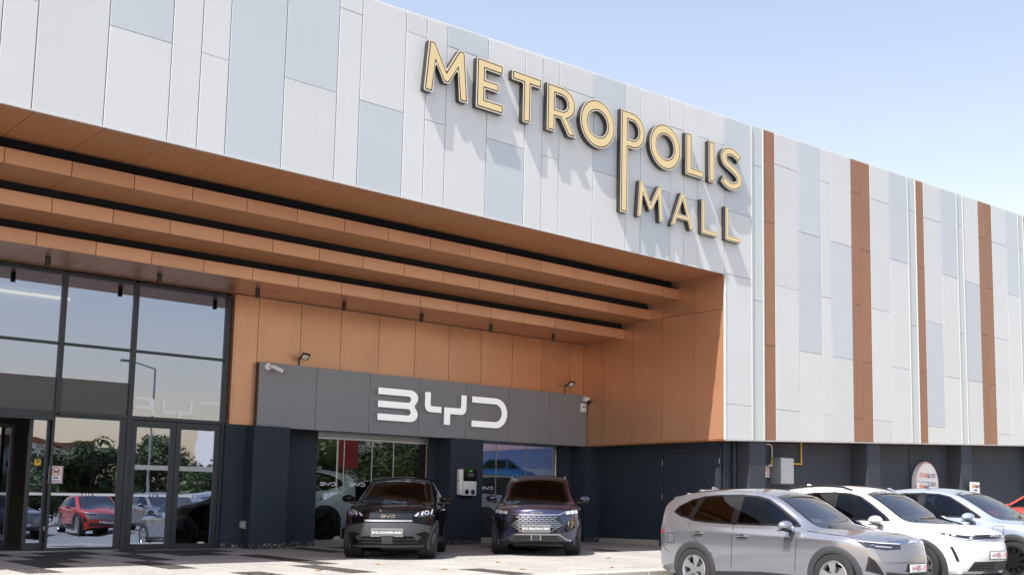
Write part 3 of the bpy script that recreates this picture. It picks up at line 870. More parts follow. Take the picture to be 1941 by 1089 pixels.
# ================================================================== roof sign letters
KEEP = []
RAD = {}
def rounded(pts, r=.035):
    q_ = list(pts); RAD[id(q_)] = r; KEEP.append(q_); return q_
LET = []
LET.append(('M', [rounded([(11.56, 8.75), (11.65, 9.78), (11.80, 9.78), (12.07, 9.29), (12.35, 9.78), (12.50, 9.78), (12.60, 8.75), (12.39, 8.75), (12.335, 9.38), (12.14, 9.02), (12.01, 9.02), (11.815, 9.38), (11.77, 8.75)])]))
LET.append(('E', [rounded([(12.79, 8.75), (12.79, 9.78), (13.46, 9.78), (13.46, 9.57), (13.01, 9.57), (13.01, 9.37), (13.36, 9.37), (13.36, 9.17), (13.01, 9.17), (13.01, 8.96), (13.48, 8.96), (13.48, 8.75)])]))
LET.append(('T', [rounded([(13.68, 9.78), (14.48, 9.78), (14.48, 9.57), (14.19, 9.57), (14.19, 8.75), (13.98, 8.75), (13.98, 9.57), (13.68, 9.57)])]))
LET.append(('R', [rounded([(14.63, 8.75), (14.63, 9.78)], 0) + [(15.02, 9.78)] + arc(15.04, 9.425, .40, .355, 85, -62, 14) + rounded([(15.23, 9.11), (15.47, 8.75), (15.23, 8.75), (15.01, 9.075), (14.86, 9.075), (14.86, 8.75)], 0),
                  [(14.86, 9.26), (15.03, 9.26)] + arc(15.03, 9.42, .17, .16, -85, 85, 10) + [(15.03, 9.58), (14.86, 9.58)]]))
LET.append(('O', [ellipse(16.095, 9.24, .525, .545, 48), ellipse(16.095, 9.24, .285, .285, 40)[::-1]]))
LET.append(('P', [fillet([(16.80, 7.42), (16.80, 9.78)], 0) + [(17.16, 9.78)] + arc(17.17, 9.355, .41, .425, 86, -86, 18) + [(17.16, 8.93), (17.03, 8.93), (17.03, 7.42)],
                  [(17.03, 9.14), (17.16, 9.14)] + arc(17.16, 9.355, .205, .215, -84, 84, 12) + [(17.16, 9.57), (17.03, 9.57)]]))
LET.append(('O', [ellipse(18.25, 9.24, .525, .545, 48), ellipse(18.25, 9.24, .285, .285, 40)[::-1]]))
LET.append(('L', [rounded([(18.945, 8.75), (18.945, 9.78), (19.175, 9.78), (19.175, 8.96), (19.61, 8.96), (19.61, 8.75)])]))
LET.append(('I', [rounded([(19.775, 8.75), (19.775, 9.78), (20.005, 9.78), (20.005, 8.75)])]))
LET.append(('S', [stroke(catmull([(20.955, 9.535), (20.84, 9.63), (20.64, 9.685), (20.44, 9.645), (20.33, 9.51), (20.38, 9.385), (20.54, 9.305), (20.74, 9.225), (20.90, 9.12), (20.94, 9.0), (20.87, 8.885),
                                  (20.68, 8.815), (20.48, 8.835), (20.285, 8.94)], 4), .215)]))
LET.append(('M', [rounded([(17.34, 7.42), (17.405, 8.27), (17.50, 8.27), (17.765, 7.80), (18.03, 8.27), (18.125, 8.27), (18.19, 7.42), (18.06, 7.42), (18.015, 7.99), (17.80, 7.62), (17.73, 7.62), (17.515, 7.99), (17.47, 7.42)], .03)]))
LET.append(('A', [rounded([(18.44, 7.42), (18.79, 8.27), (18.90, 8.27), (19.24, 7.42), (19.105, 7.42), (19.03, 7.62), (18.65, 7.62), (18.575, 7.42)], .03),
                  [(18.70, 7.74), (18.985, 7.74), (18.845, 8.09)]]))
LET.append(('L', [rounded([(19.515, 7.42), (19.515, 8.27), (19.645, 8.27), (19.645, 7.55), (20.11, 7.55), (20.11, 7.42)], .03)]))
LET.append(('L', [rounded([(20.395, 7.42), (20.395, 8.27), (20.525, 8.27), (20.525, 7.55), (20.975, 7.55), (20.975, 7.42)], .03)]))
where = ['first letter of the upper word', 'second letter of the upper word', 'third letter of the upper word', 'fourth letter of the upper word', 'fifth letter of the upper word',
         'long stem reaching the lower word', 'seventh letter of the upper word', 'eighth letter of the upper word', 'narrow ninth letter of the upper word', 'last letter of the upper word',
         'first letter of the lower word', 'second letter of the lower word', 'third letter of the lower word', 'last letter of the lower word']
PD = 0.125
for (ch, lps), wh in zip(LET, where):
    xs_ = [p[0] for p in lps[0]]; zs_ = [p[1] for p in lps[0]]
    cx_, cz_ = (min(xs_) + max(xs_)) / 2, min(zs_)
    small = max(zs_) < 8.5
    t = empty('roof_sign_letter', (cx_, 0, cz_))
    tag(t, 'gold letter %s on the white facade, %s' % (ch, wh), 'sign letter', 'gold letters of the roof sign')
    def shape(d):
        out = []
        for k, lp in enumerate(lps):
            q_ = inset([(x - cx_, z - cz_) for x, z in lp], d if k == 0 else -d) if d else [(x - cx_, z - cz_) for x, z in lp]
            r_ = RAD.get(id(lp), 0)
            out.append(fillet(q_, max(r_ - d * .4, .012), 4) if r_ else q_)
        return out
    outline('letter_body', shape(0), M['letter_rim'], t, face_m(0, -PD / 2 - .014, 0), extrude=PD / 2, side_mat=M['letter_side'])
    i1, i2 = (.016, .029) if small else (.024, .046)
    outline('dark_outline', shape(i1), M['letter_black'], t, face_m(0, -PD - .016, 0))
    outline('gold_face', shape(i2), M['letter_gold'], t, face_m(0, -PD - .0185, 0))

# ================================================================== cameras, floodlights on the sign
def cctv_bullet(x, z, label):
    t = empty('security_camera', (x, 4.94, z)); tag(t, label, 'camera')
    q = MB(); q.cyl((0, 0, 0), (0, -.05, 0), .075, n=20); o = q.build('base', M['plastic_white'], t); smooth_by_angle(o)
    q = MB(); q.cyl((0, -.04, 0), (.06, -.11, -.005), .03, n=14); q.ball((.06, -.11, -.005), .042); o = q.build('arm', M['plastic_white'], t); smooth_by_angle(o)
    d = Vector((.75, -.55, -.42)).normalized(); p0 = Vector((.07, -.115, 0))
    q = MB(); q.cyl(p0, p0 + d * .25, .047, n=20); o = q.build('body', M['plastic_white'], t); smooth_by_angle(o)
    q = MB(); q.cyl(p0 + d * .251, p0 + d * .258, .040, n=20); o = q.build('lens', M['plastic_black'], t); smooth_by_angle(o)
cctv_bullet(11.22, 3.845, 'white bullet camera on the top left corner of the grey sign board')
t = empty('security_camera', (20.46, 4.93, 3.84)); tag(t, 'white turret camera with black lens at the right end of the sign board', 'camera')
q = MB(); q.cyl((0, 0, 0), (0, -.06, 0), .085, n=20); o = q.build('base', M['plastic_white'], t); smooth_by_angle(o)
q = MB(); q.ball((.0, -.10, -.02), .085, n=14); o = q.build('dome', M['plastic_white'], t, smooth=True)
q = MB(); q.cyl((0, -.12, -.06), (0, -.185, -.10), .055, n=16); o = q.build('lens', M['plastic_black'], t); smooth_by_angle(o)
t = empty('router_box', (20.40, 4.94, 3.60)); tag(t, 'white wireless box with blue lettering on the right end of the sign board', 'box')
q = MB(); q.box(-.10, .10, -.045, 0, -.12, .12, .018); o = q.build('case', M['plastic_white'], t); smooth_by_angle(o)
outline('print', [[(-.06, .008), (.03, .008), (.03, .036), (-.06, .036)]], M['sign_violet'], t, face_m(0, -.047, 0)); outline('print', [[(.035, .008), (.07, .008), (.07, .036), (.035, .036)]], M['sign_red'], t, face_m(0, -.047, 0))
q = MB(); q.box(-.03, .03, -.047, -.044, -.10, -.092); q.build('logo', M['plastic_black'], t)
def flood(x, z, label):
    t = empty('floodlight', (x, 5.10, z)); tag(t, label, 'floodlight', 'floodlights above the grey sign')
    q = MB(); q.box(-.02, .02, -.16, 0, -.015, .015); q.box(-.008, .008, -.02, 0, -.22, 0); q.build('bracket', M['plastic_black'], t)
    m = Matrix.Translation((0.03, -.22, .03)) @ Matrix.Rotation(R(-38), 4, 'X') @ Matrix.Rotation(R(10), 4, 'Y')
    q = MB(); q.box(-.09, .09, -.09, .09, -.02, .02, .006, m); q.build('housing', M['plastic_black'], t)
    q = MB(); q.box(-.062, .062, -.062, .062, -.024, -.019, 0, m); q.build('lens', M['lamp_lens'], t)
flood(12.03, 4.12, 'small black floodlight above the left part of the grey sign')
flood(19.88, 4.18, 'small black floodlight above the right end of the grey sign')

# ================================================================== showroom windows
def shop_window(xa, xb, y, joints, label, ztop):
    t = empty('showroom_window', (xa, y, 0)); tag(t, label, 'window')
    q = MB(); q.box(0, xb - xa, -.05, .05, ztop, 2.58); q.build('head_rail', M['frame_steel'], t)
    q = MB(); q.box(0, xb - xa, -.062, -.052, ztop + .05, ztop + .062); q.build('rail_groove', M['frame_dark'], t)
    q = MB(); q.box(0, xb - xa, -.04, .05, 0, .13); q.build('sill_rail', M['frame_steel'], t)
    xs = [0] + [j - xa for j in joints] + [xb - xa]
    for a, b_ in zip(xs, xs[1:]):
        q = MB(); q.box(a + .004, b_ - .004, -.006, .006, .131, ztop - .001); q.build('pane', M['glass_shop'], t)
    for j in xs[1:-1]:
        q = MB(); q.box(j - .008, j + .008, -.009, .009, .131, ztop - .001); q.build('joint_profile', M['frame_steel'], t)
    return t
w1 = shop_window(12.78, 15.78, 5.53, (13.5, 14.24, 14.83), 'showroom window behind the black hatchback', 2.41)
w2 = shop_window(17.48, 20.02, 5.57, (17.96, 18.95, 19.93), 'showroom window behind the dark purple car', 2.53)
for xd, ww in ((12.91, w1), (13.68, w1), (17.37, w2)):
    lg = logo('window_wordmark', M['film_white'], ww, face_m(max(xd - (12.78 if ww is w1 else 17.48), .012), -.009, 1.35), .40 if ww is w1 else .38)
# showroom interior
shr = empty('showroom', (0, 0, 0), parent=bld)
one_box('floor', M['interior_floor'], shr, 10.5, 23.6, 5.62, 13.2, -.01, .10)
one_box('wall', M['interior_dark'], shr, 10.5, 23.6, 13.2, 13.3, 0, 2.9)
one_box('wall', M['interior_dark'], shr, 21.76, 23.6, 5.5, 5.6, 0, 2.9)
one_box('wall', M['interior_dark'], shr, 10.5, 10.6, 5.62, 13.2, 0, 2.9)
one_box('wall', M['interior_dark'], shr, 23.55, 23.65, 5.62, 13.2, 0, 2.9)
one_box('ceiling', M['interior_dark'], shr, 10.5, 23.6, 5.62, 13.2, 2.75, 2.85)
# wall poster of a blue car by the sea
po = empty('wall_poster', (20.75, 8.3, 0)); tag(po, 'blue wall poster of a car by the sea inside the right showroom window', 'poster')
q = MB(); q.box(-1.7, 2.6, 0, .05, 1.0, 2.74); q.build('print_sky', M['poster_sky'], po)
q = MB(); q.box(-1.7, 2.6, -.004, -.002, 1.75, 2.05); q.build('print_haze', M['poster_haze'], po)
q = MB(); q.box(-1.7, 2.6, -.007, -.005, 1.0, 1.72); q.build('print_sea', M['poster_sea'], po)
carp = [(-1.35, 1.62), (-1.33, 1.95), (-1.15, 2.16), (-.9, 2.30), (-.2, 2.31), (.15, 2.13), (.35, 2.0), (.75, 1.93), (.92, 1.82), (.93, 1.62), (.78, 1.55), (-1.2, 1.50)]
outline('print_car', [fillet(carp, .06)], M['poster_car'], po, face_m(0, -.010, 0))
outline('print_car_side', [fillet([(-1.25, 1.66), (-1.25, 1.90), (-.2, 1.95), (.3, 1.90), (.3, 1.62), (-1.1, 1.60)], .05)], M['poster_car_light'], po, face_m(0, -.013, 0))
outline('print_car_window', [fillet([(-1.2, 1.99), (-1.06, 2.15), (-.88, 2.25), (-.3, 2.25), (-.3, 2.02)], .02), fillet([(-.24, 2.02), (-.22, 2.26), (-.15, 2.25), (.2, 2.03)], .02)], M['poster_dark'], po, face_m(0, -.016, 0))
outline('print_wheel', [ellipse(-1.0, 1.58, .19, .23), ellipse(.02, 1.52, .17, .25)], M['poster_dark'], po, face_m(0, -.016, 0))
outline('print_rim', [ellipse(.02, 1.52, .10, .16, 20)], M['poster_car'], po, face_m(0, -.019, 0))
outline('print_lamp', [[(.4, 1.86), (.62, 1.80), (.66, 1.76), (.42, 1.82)]], M['film_white'], po, face_m(0, -.019, 0))

# ================================================================== wall charger
ch = empty('wall_charger', (16.43, 4.85, 1.17)); tag(ch, 'white and black electric car charger on the pier between the showroom windows', 'charger')
q = MB(); q.box(-.235, .19, -.13, 0, .02, .64, .03); o = q.build('case', M['plastic_white'], ch); smooth_by_angle(o)
q = MB(); q.box(-.165, .235, -.20, -.05, 0, .65, .025); o = q.build('front_shell', M['plastic_white'], ch); smooth_by_angle(o)
q = MB(); q.box(-.163, .233, -.206, -.12, .345, .648, .015); o = q.build('display_panel', M['panel_black'], ch); smooth_by_angle(o)
q = MB(); q.box(-.055, .13, -.2085, -.206, .455, .535); q.build('screen', M['screen_face'], ch)
logo('screen_wordmark', M['plastic_black'], ch, face_m(-.035, -.2095, .48), .145)
text('lettering', 'AUTEL', .035, M['screen_green'], ch, face_m(.035, -.2085, .595), bold=.001)
for cx_ in (-.06, .12):
    q = MB(); q.cyl((cx_, -.203, .09), (cx_, -.19, .09), .062, n=24); o = q.build('socket', M['plastic_black'], ch); smooth_by_angle(o)
q = MB(); q.box(-.238, -.233, -.09, -.05, .33, .38); q.build('switch', M['plastic_black'], ch)
ou = empty('power_outlet', (10.90, 5.0, .40)); tag(ou, 'small grey power outlet low on the dark pier beside the glass doors', 'outlet')
q = MB(); q.box(-.045, 0, -.10, .10, 0, .17, .01); q.build('housing', M['plastic_grey'], ou)
q = MB(); q.box(-.07, -.046, -.075, .075, .03, .15, .006); q.build('cover', M['box_grey'], ou)

# ================================================================== meter cabinet, pipes and small signs by the wing
mb = empty('meter_cabinet', (22.956, .53, 1.554)); tag(mb, 'grey metal meter cabinet on the charcoal wall between the wing piers', 'cabinet')
q = MB(); q.box(0, .57, -.33, 0, 0, .68); q.build('case', M['box_side'], mb)
q = MB(); q.box(.02, .55, -.345, -.331, .02, .66, .004); q.build('door', M['box_grey'], mb)
q = MB(); q.box(.06, .075, -.35, -.345, .33, .36); q.build('lock', M['plastic_black'], mb)
for vx, vz in ((.08, .57), (.42, .57), (.24, .54), (.08, .08), (.42, .08), (.24, .11)):
    q = MB(); q.box(vx, vx + .07, -.3475, -.345, vz, vz + .012); q.build('vent', M['box_side'], mb)
t = empty('gas_pipe', (24.234, .48, 2.11)); tag(t, 'yellow gas pipe running from the cabinet up to the soffit', 'pipe')
q = MB(); q.tube([(-.72, 0, 0), (0, 0, 0), (0, 0, .60)], .022, 10); o = q.build('pipe', M['pipe_yellow'], t); smooth_by_angle(o)
t = empty('water_pipe', (22.975, .48, 2.217)); tag(t, 'off-white bent pipe rising from the cabinet beside the first wing pier', 'pipe')
q = MB(); q.tube([(0, 0, 0), (0, 0, .28), (-.03, 0, .33), (-.09, 0, .355), (-.26, 0, .36)], .018, 10); o = q.build('pipe', M['pipe_white'], t); smooth_by_angle(o)
t = empty('gas_valve', (22.741, .38, 2.022)); tag(t, 'brass valve with yellow lever at the left of the grey cabinet', 'valve')
q = MB(); q.cyl((-.1, 0, 0), (.12, 0, 0), .028, n=12); q.ball((.03, 0, 0), .045); o = q.build('body', M['frame_steel'], t); smooth_by_angle(o)
q = MB(); q.box(.03, .06, -.05, -.03, -.01, .17); q.build('lever', M['pipe_yellow'], t)
t = empty('warning_plate', (22.819, .515, 1.895)); tag(t, 'small white warning plate with yellow triangle left of the grey cabinet', 'sign')
q = MB(); q.box(-.11, .09, -.004, .004, -.17, .14); q.build('plate', M['sign_white'], t)
outline('triangle', [[(-.03, .02), (.08, .02), (.025, .12)]], M['sign_yellow'], t, face_m(0, -.006, 0))
outline('marks', [[(-.02, -.04), (.06, -.04), (.06, -.01), (-.02, -.01)], [(0, -.13), (.05, -.13), (.05, -.07), (0, -.07)], [(-.095, -.02), (-.06, -.02), (-.06, .12), (-.095, .12)]], M['sign_red'], t, face_m(0, -.006, 0))
t = empty('vent_cabinet', (20.15, .35, pave_z(.35))); tag(t, 'pale grey cabinet with two round caps standing behind the silver car', 'cabinet')
q = MB(); q.box(-.30, .32, -.2, .25, 0, 1.36, .01); q.build('case', M['box_grey'], t)
for cx_ in (-.02, .20):
    q = MB(); q.cyl((cx_, 0, 1.36), (cx_, 0, 1.42), .085, n=20); q.cyl((cx_, 0, 1.42), (cx_, 0, 1.45), .10, n=20); o = q.build('cap', M['frame_steel'], t); smooth_by_angle(o)
# trolley signs
t = empty('round_sign', (30.451, .46, -.19)); tag(t, 'round white trolley sign with red rim on the charcoal wall', 'sign')
q = MB(); q.cyl((.05, .05, 1.88), (.05, -.03, 1.88), .70, n=56); o = q.build('rim', M['sign_white'], t); smooth_by_angle(o)
q = MB(); q.cyl((0, -.034, 1.9), (0, -.10, 1.9), .665, n=56); o = q.build('disc', M['sign_white'], t); smooth_by_angle(o)
outline('ring', [ellipse(0, 0, .655, .655, 56), ellipse(0, 0, .635, .635, 56)[::-1]], M['sign_red'], t, face_m(0, -.1015, 1.9))
text('lettering', 'αλφα', .21, M['sign_orange'], t, face_m(-.18, -.102, 2.17), bold=.006)
text('lettering', 'μεγα', .21, M['sign_navy'], t, face_m(.25, -.102, 2.17), bold=.006)
text('lettering', 'ΚΑΡΟΤΣΑΚΙΑ', .165, M['sign_navy'], t, face_m(0, -.102, 1.90), bold=.004)
text('lettering', 'CARTS', .15, M['film_frost'], t, face_m(0.1, -.102, 1.68))
q = MB(); q.box(-.15, .15, -.103, -.101, 1.50, 1.58); q.build('red_bar', M['sign_red'], t)
q = MB(); q.cyl((0, .04, 0), (0, .04, 1.4), .03, n=10); q.build('post', M['frame_steel'], t)
def trolley_sign(x, y, zt, lab, mt):
    t = empty('trolley_bay_sign', (x, y, pave_z(y))); tag(t, lab, 'sign', 'trolley bay signs')
    q = MB(); q.box(-.27, .27, -.03, .03, zt - .45, zt, .01); q.build('board', M[mt], t)
    text('lettering', 'αλφα', .14, M['sign_orange'], t, face_m(-.08, -.032, zt - .12), bold=.008)
    text('lettering', 'μεγα', .14, M['sign_navy'], t, face_m(.16, -.032, zt - .12), bold=.008)
    for bz, bw in ((zt - .27, .10), (zt - .37, .17)): outline('print', [[(-bw, bz), (bw, bz), (bw, bz + .045), (-bw, bz + .045)]], M['sign_navy'], t, face_m(0, -.032, 0))
    q = MB(); q.cyl((0, 0, 0), (0, 0, zt - .45), .025, n=10); q.build('post', M['frame_steel'], t)
trolley_sign(29.75, .10, 1.83, 'small shaded trolley bay sign in front of the round sign', 'box_grey')  # grey board has the shade put into its colour
trolley_sign(32.52, -.1, 1.91, 'small white trolley bay sign in front of the third wing pier', 'sign_white')

# ================================================================== cars
mat('tyre', (0.022, 0.022, 0.023), rough=0.85, vary=0.15, scale=20)
mat('rim_silver', (0.55, 0.56, 0.58), rough=0.28, metal=0.9)
mat('rim_dark', (0.03, 0.03, 0.033), rough=0.3, metal=0.6)
mat('cladding', (0.035, 0.036, 0.039), rough=0.55, vary=0.08, scale=8)
mat('cladding_mid', (0.048, 0.05, 0.055), rough=0.5, metal=0.2)
mat('bumper_grey', (0.065, 0.067, 0.074), rough=0.45, metal=0.3)
mat('gloss_black', (0.008, 0.008, 0.009), rough=0.08, coat=0.5)
mat('chrome', (0.52, 0.53, 0.55), rough=0.16, metal=1.0)
mat('grille_metal', (0.30, 0.31, 0.33), rough=0.3, metal=0.9)
mat('lamp_dark', (0.02, 0.022, 0.028), rough=0.12, coat=0.8)
mat('lamp_light', (0.72, 0.76, 0.82), rough=0.12, metal=0.4)
mat('tail_red', (0.42, 0.008, 0.012), rough=0.15, coat=0.8)
mat('plate_white', (0.74, 0.74, 0.73), rough=0.4)
mat('plate_grey', (0.13, 0.135, 0.14), rough=0.3)
mat('plate_red', (0.50, 0.06, 0.04), rough=0.5)
mat('cabin', (0.018, 0.018, 0.02), rough=0.8)
mat('seat_dark', (0.035, 0.033, 0.034), rough=0.7)
mat('seat_tan', (0.06, 0.048, 0.042), rough=0.7)
mat('shade_white', (0.75, 0.77, 0.78), rough=0.6)
mat('shade_red', (0.55, 0.04, 0.035), rough=0.6)
mat('seam', (0.010, 0.010, 0.011), rough=0.7)
def car_paint(name, c, metal=0.55, rough=0.32, fleck=0.10, coat=1.0, spec=0.5):
    return mat(name, c, rough=rough, metal=metal, coat=coat, coat_rough=0.03, fleck=fleck, spec=spec)
car_paint('paint_silver', (0.335, 0.35, 0.39), metal=0.75, rough=0.2)
car_paint('paint_white', (0.66, 0.66, 0.67), metal=0.0, rough=0.4, fleck=0.02)
car_paint('paint_pale', (0.36, 0.42, 0.51), metal=0.45)
car_paint('paint_black', (0.006, 0.005, 0.0055), metal=0.0, rough=0.4, fleck=0.1, coat=0.45, spec=0.0)
car_paint('paint_purple', (0.046, 0.050, 0.098), metal=0.7, fleck=0.15, rough=0.25)
car_paint('paint_red', (0.60, 0.035, 0.02), metal=0.2)
car_paint('paint_mint', (0.76, 0.82, 0.79), metal=0.0)
car_paint('paint_grey', (0.22, 0.22, 0.23), metal=0.5)

def lerp_knots(kn, x):
    if x <= kn[0][0]: return kn[0][1]
    for (a, va), (b, vb) in zip(kn, kn[1:]):
        if x <= b: return va + (vb - va) * (x - a) / (b - a)
    return kn[-1][1]

def car_body_mesh(sp, level=3):
    """control cage of stations wrapped by a front and a rear sheet, then Catmull-Clark"""
    W = sp['W']; xs = sp['stations']; N = len(xs)
    L = lambda k, x: lerp_knots(sp[k], x)
    verts = []; faces = []
    def V(x, y, z): verts.append((x, y, z)); return len(verts) - 1
    ring = []
    cowl = sp['cowl']
    for i, x in enumerate(xs):
        w = L('plan', x)
        zb, zr = L('belt', x), L('rail', x)
        vr = L('railv', x); crown = L('crown', x)
        zl = L('low', x)
        vb = w - L('tuck', x)
        zs_ = zb - L('shoulder', x)
        pts = [(w - .10, zl), (w - .035, zl + .07), (w - .015, zl + .22), (w, .5 * (zl + .22 + zs_) + .02), (w - .004, zs_), (vb, zb)]
        t6 = 0.5
        pts.append((vb + (vr - vb) * t6 + L('bulge', x), zb + (zr - zb) * t6))
        pts.append((vr, zr))
        pts.append((vr * .70, zr + crown * .55)); pts.append((vr * .36, zr + crown * .90)); pts.append((0, zr + crown))
        wmax = w
        bowf = L('bowf', x); bowr = L('bowr', x); bow_top = L('bowtop', x)
        row = []
        for k, (y, z) in enumerate(pts):
            c = 1 - (y / wmax) ** 2
            dx = (bowf - bowr) * max(c, 0)
            if k >= 7: dx += bow_top * (1 - (y / max(vr, .01)) ** 2)
            row.append(V(x + dx, y, z))
        ring.append(row)
    for a, b in zip(ring, ring[1:]):
        for k in range(10):
            faces.append((a[k], a[k + 1], b[k + 1], b[k]))
    def sheet(r, xn, flip):
        # columns: ring points 4..10, rows 0..4
        vc = verts[r[4]][1]
        grid = [[None] * 7 for _ in range(5)]
        for c in range(7): grid[4][c] = r[4 + c]
        for q in range(5): grid[q][0] = r[q]
        for q in range(4):
            x0_, y0_, z0_ = verts[r[q]]
            for c in range(1, 7):
                yt = verts[r[4 + c]][1]
                u = yt / vc
                y = y0_ * u
                e = 1 - abs(u) ** 2.6
                grid[q][c] = V(x0_ + (xn[q] - x0_) * e, y, z0_)
        for q in range(4):
            for c in range(6):
                f = (grid[q][c], grid[q][c + 1], grid[q + 1][c + 1], grid[q + 1][c])
                faces.append(f if not flip else f[::-1])
    sheet(ring[-1], sp['nose'], False)
    sheet(ring[0], sp['tail'], True)
    # mirror
    n = len(verts); mp = {}
    for i in range(n):
        x, y, z = verts[i]
        if abs(y) < 1e-6: mp[i] = i
        else:
            verts.append((x, -y, z)); mp[i] = len(verts) - 1
    faces += [tuple(mp[i] for i in reversed(f)) for f in faces]
    me = bpy.data.meshes.new('cage'); me.from_pydata(verts, [], faces)
    sharp = {}
    for kk, cv in sp.get('crease', {3: .25, 4: .45, 5: .55, 7: .45}).items():
        for a, b in zip(ring, ring[1:]):
            sharp[frozenset((a[kk], b[kk]))] = cv; sharp[frozenset((mp[a[kk]], mp[b[kk]]))] = cv
    for r_, cv in ((ring[-1], .6), (ring[0], .5)):
        for kk in range(4, 10):
            sharp[frozenset((r_[kk], r_[kk + 1]))] = cv; sharp[frozenset((mp[r_[kk]], mp[r_[kk + 1]]))] = cv
    bm = bmesh.new(); bm.from_mesh(me); bmesh.ops.recalc_face_normals(bm, faces=bm.faces)
    # make sure normals point outward
    up = sum((f.normal.z for f in bm.faces if f.calc_center_median().z > 1.2))
    if up < 0: bmesh.ops.reverse_faces(bm, faces=bm.faces)
    cl = bm.edges.layers.float.new('crease_edge')
    for e in bm.edges:
        v_ = sharp.get(frozenset((e.verts[0].index, e.verts[1].index)))
        if v_: e[cl] = v_
    bm.to_mesh(me); bm.free()
    o = bpy.data.objects.new('cage', me); col.objects.link(o)
    md = o.modifiers.new('s', 'SUBSURF'); md.levels = level; md.render_levels = level
    dg = bpy.context.evaluated_depsgraph_get()
    out = bpy.data.meshes.new_from_object(o.evaluated_get(dg))
    bpy.data.objects.remove(o)
    return out

def in_poly(x, y, poly):
    c = False; j = len(poly) - 1
    for i in range(len(poly)):
        xi, yi = poly[i]; xj, yj = poly[j]
        if (yi > y) != (yj > y) and x < (xj - xi) * (y - yi) / (yj - yi) + xi: c = not c
        j = i
    return c

class Projector:
    def __init__(self, me):
        self.x0 = 3.0
        self.bvh = BVHTree.FromPolygons([v.co.copy() for v in me.vertices], [tuple(p.vertices) for p in me.polygons])
    def hit(self, a, z, phi):
        """phi 0 = looking at the nose, 90 = left side, -90 = right side, 180 = tail; a = horizontal coordinate"""
        c, s = math.cos(R(phi)), math.sin(R(phi))
        d = Vector((c, s, 0)); e = Vector((-s, c, 0))
        o = Vector((self.x0 if abs(phi) not in (0, 90, 180) else 0, 0, z)) + e * a + d * 6
        h = self.bvh.ray_cast(o, -d)
        if h[0] is None: return None, d
        return h[0], d
    def patch(self, poly, phi, off=.005, holes=(), step=.06, skirt_=.02, flat=False):
        bm = bmesh.new()
        loops = [poly] + list(holes)
        if holes:
            # ring between outer and a single hole with the same vertex count
            h = holes[0]; n = len(poly)
            A = [bm.verts.new((p[0], p[1], 0)) for p in poly]; B = [bm.verts.new((p[0], p[1], 0)) for p in h]
            for i in range(n):
                bm.faces.new((A[i], A[(i + 1) % n], B[(i + 1) % n], B[i]))
        else:
            bm.faces.new([bm.verts.new((p[0], p[1], 0)) for p in poly])
        xs = [p[0] for p in poly]; ys = [p[1] for p in poly]
        for ax, lo, hi in ((0, min(xs), max(xs)), (1, min(ys), max(ys))):
            n = int((hi - lo) / step)
            for i in range(1, n + 1):
                t = lo + (hi - lo) * i / (n + 1)
                co = [0, 0, 0]; co[ax] = t; no = [0, 0, 0]; no[ax] = 1
                bmesh.ops.bisect_plane(bm, geom=bm.verts[:] + bm.edges[:] + bm.faces[:], plane_co=co, plane_no=no)
        bmesh.ops.triangulate(bm, faces=[f for f in bm.faces if len(f.verts) > 4])
        last = None; d = None
        miss = []
        for v in bm.verts:
            p, d = self.hit(v.co.x, v.co.y, phi)
            if p is None: miss.append(v); continue
            v.co = p + d * off
        for v in miss:
            near = [e.other_vert(v).co for e in v.link_edges if e.other_vert(v) not in miss]
            if near: v.co = sum(near, Vector()) / len(near)
        for v in miss:
            if not any(e.other_vert(v) not in miss for e in v.link_edges): 
                if v.is_valid: bm.verts.remove(v)
        bmesh.ops.recalc_face_normals(bm, faces=bm.faces)
        if sum(f.normal.dot(d) * f.calc_area() for f in bm.faces) < 0: bmesh.ops.reverse_faces(bm, faces=bm.faces)
        if skirt_:
            be = [e for e in bm.edges if e.is_boundary]
            r = bmesh.ops.extrude_edge_only(bm, edges=be)
            for v in [g for g in r['geom'] if isinstance(g, bmesh.types.BMVert)]: v.co -= d * skirt_
        return bm

def bm_obj(name, bm, mt, parent, smooth=True, angle=40):
    me = bpy.data.meshes.new(name); bm.to_mesh(me); bm.free()
    me.materials.append(mt)
    o = link(bpy.data.objects.new(name, me), parent)
    if smooth: smooth_by_angle(o, angle)
    return o

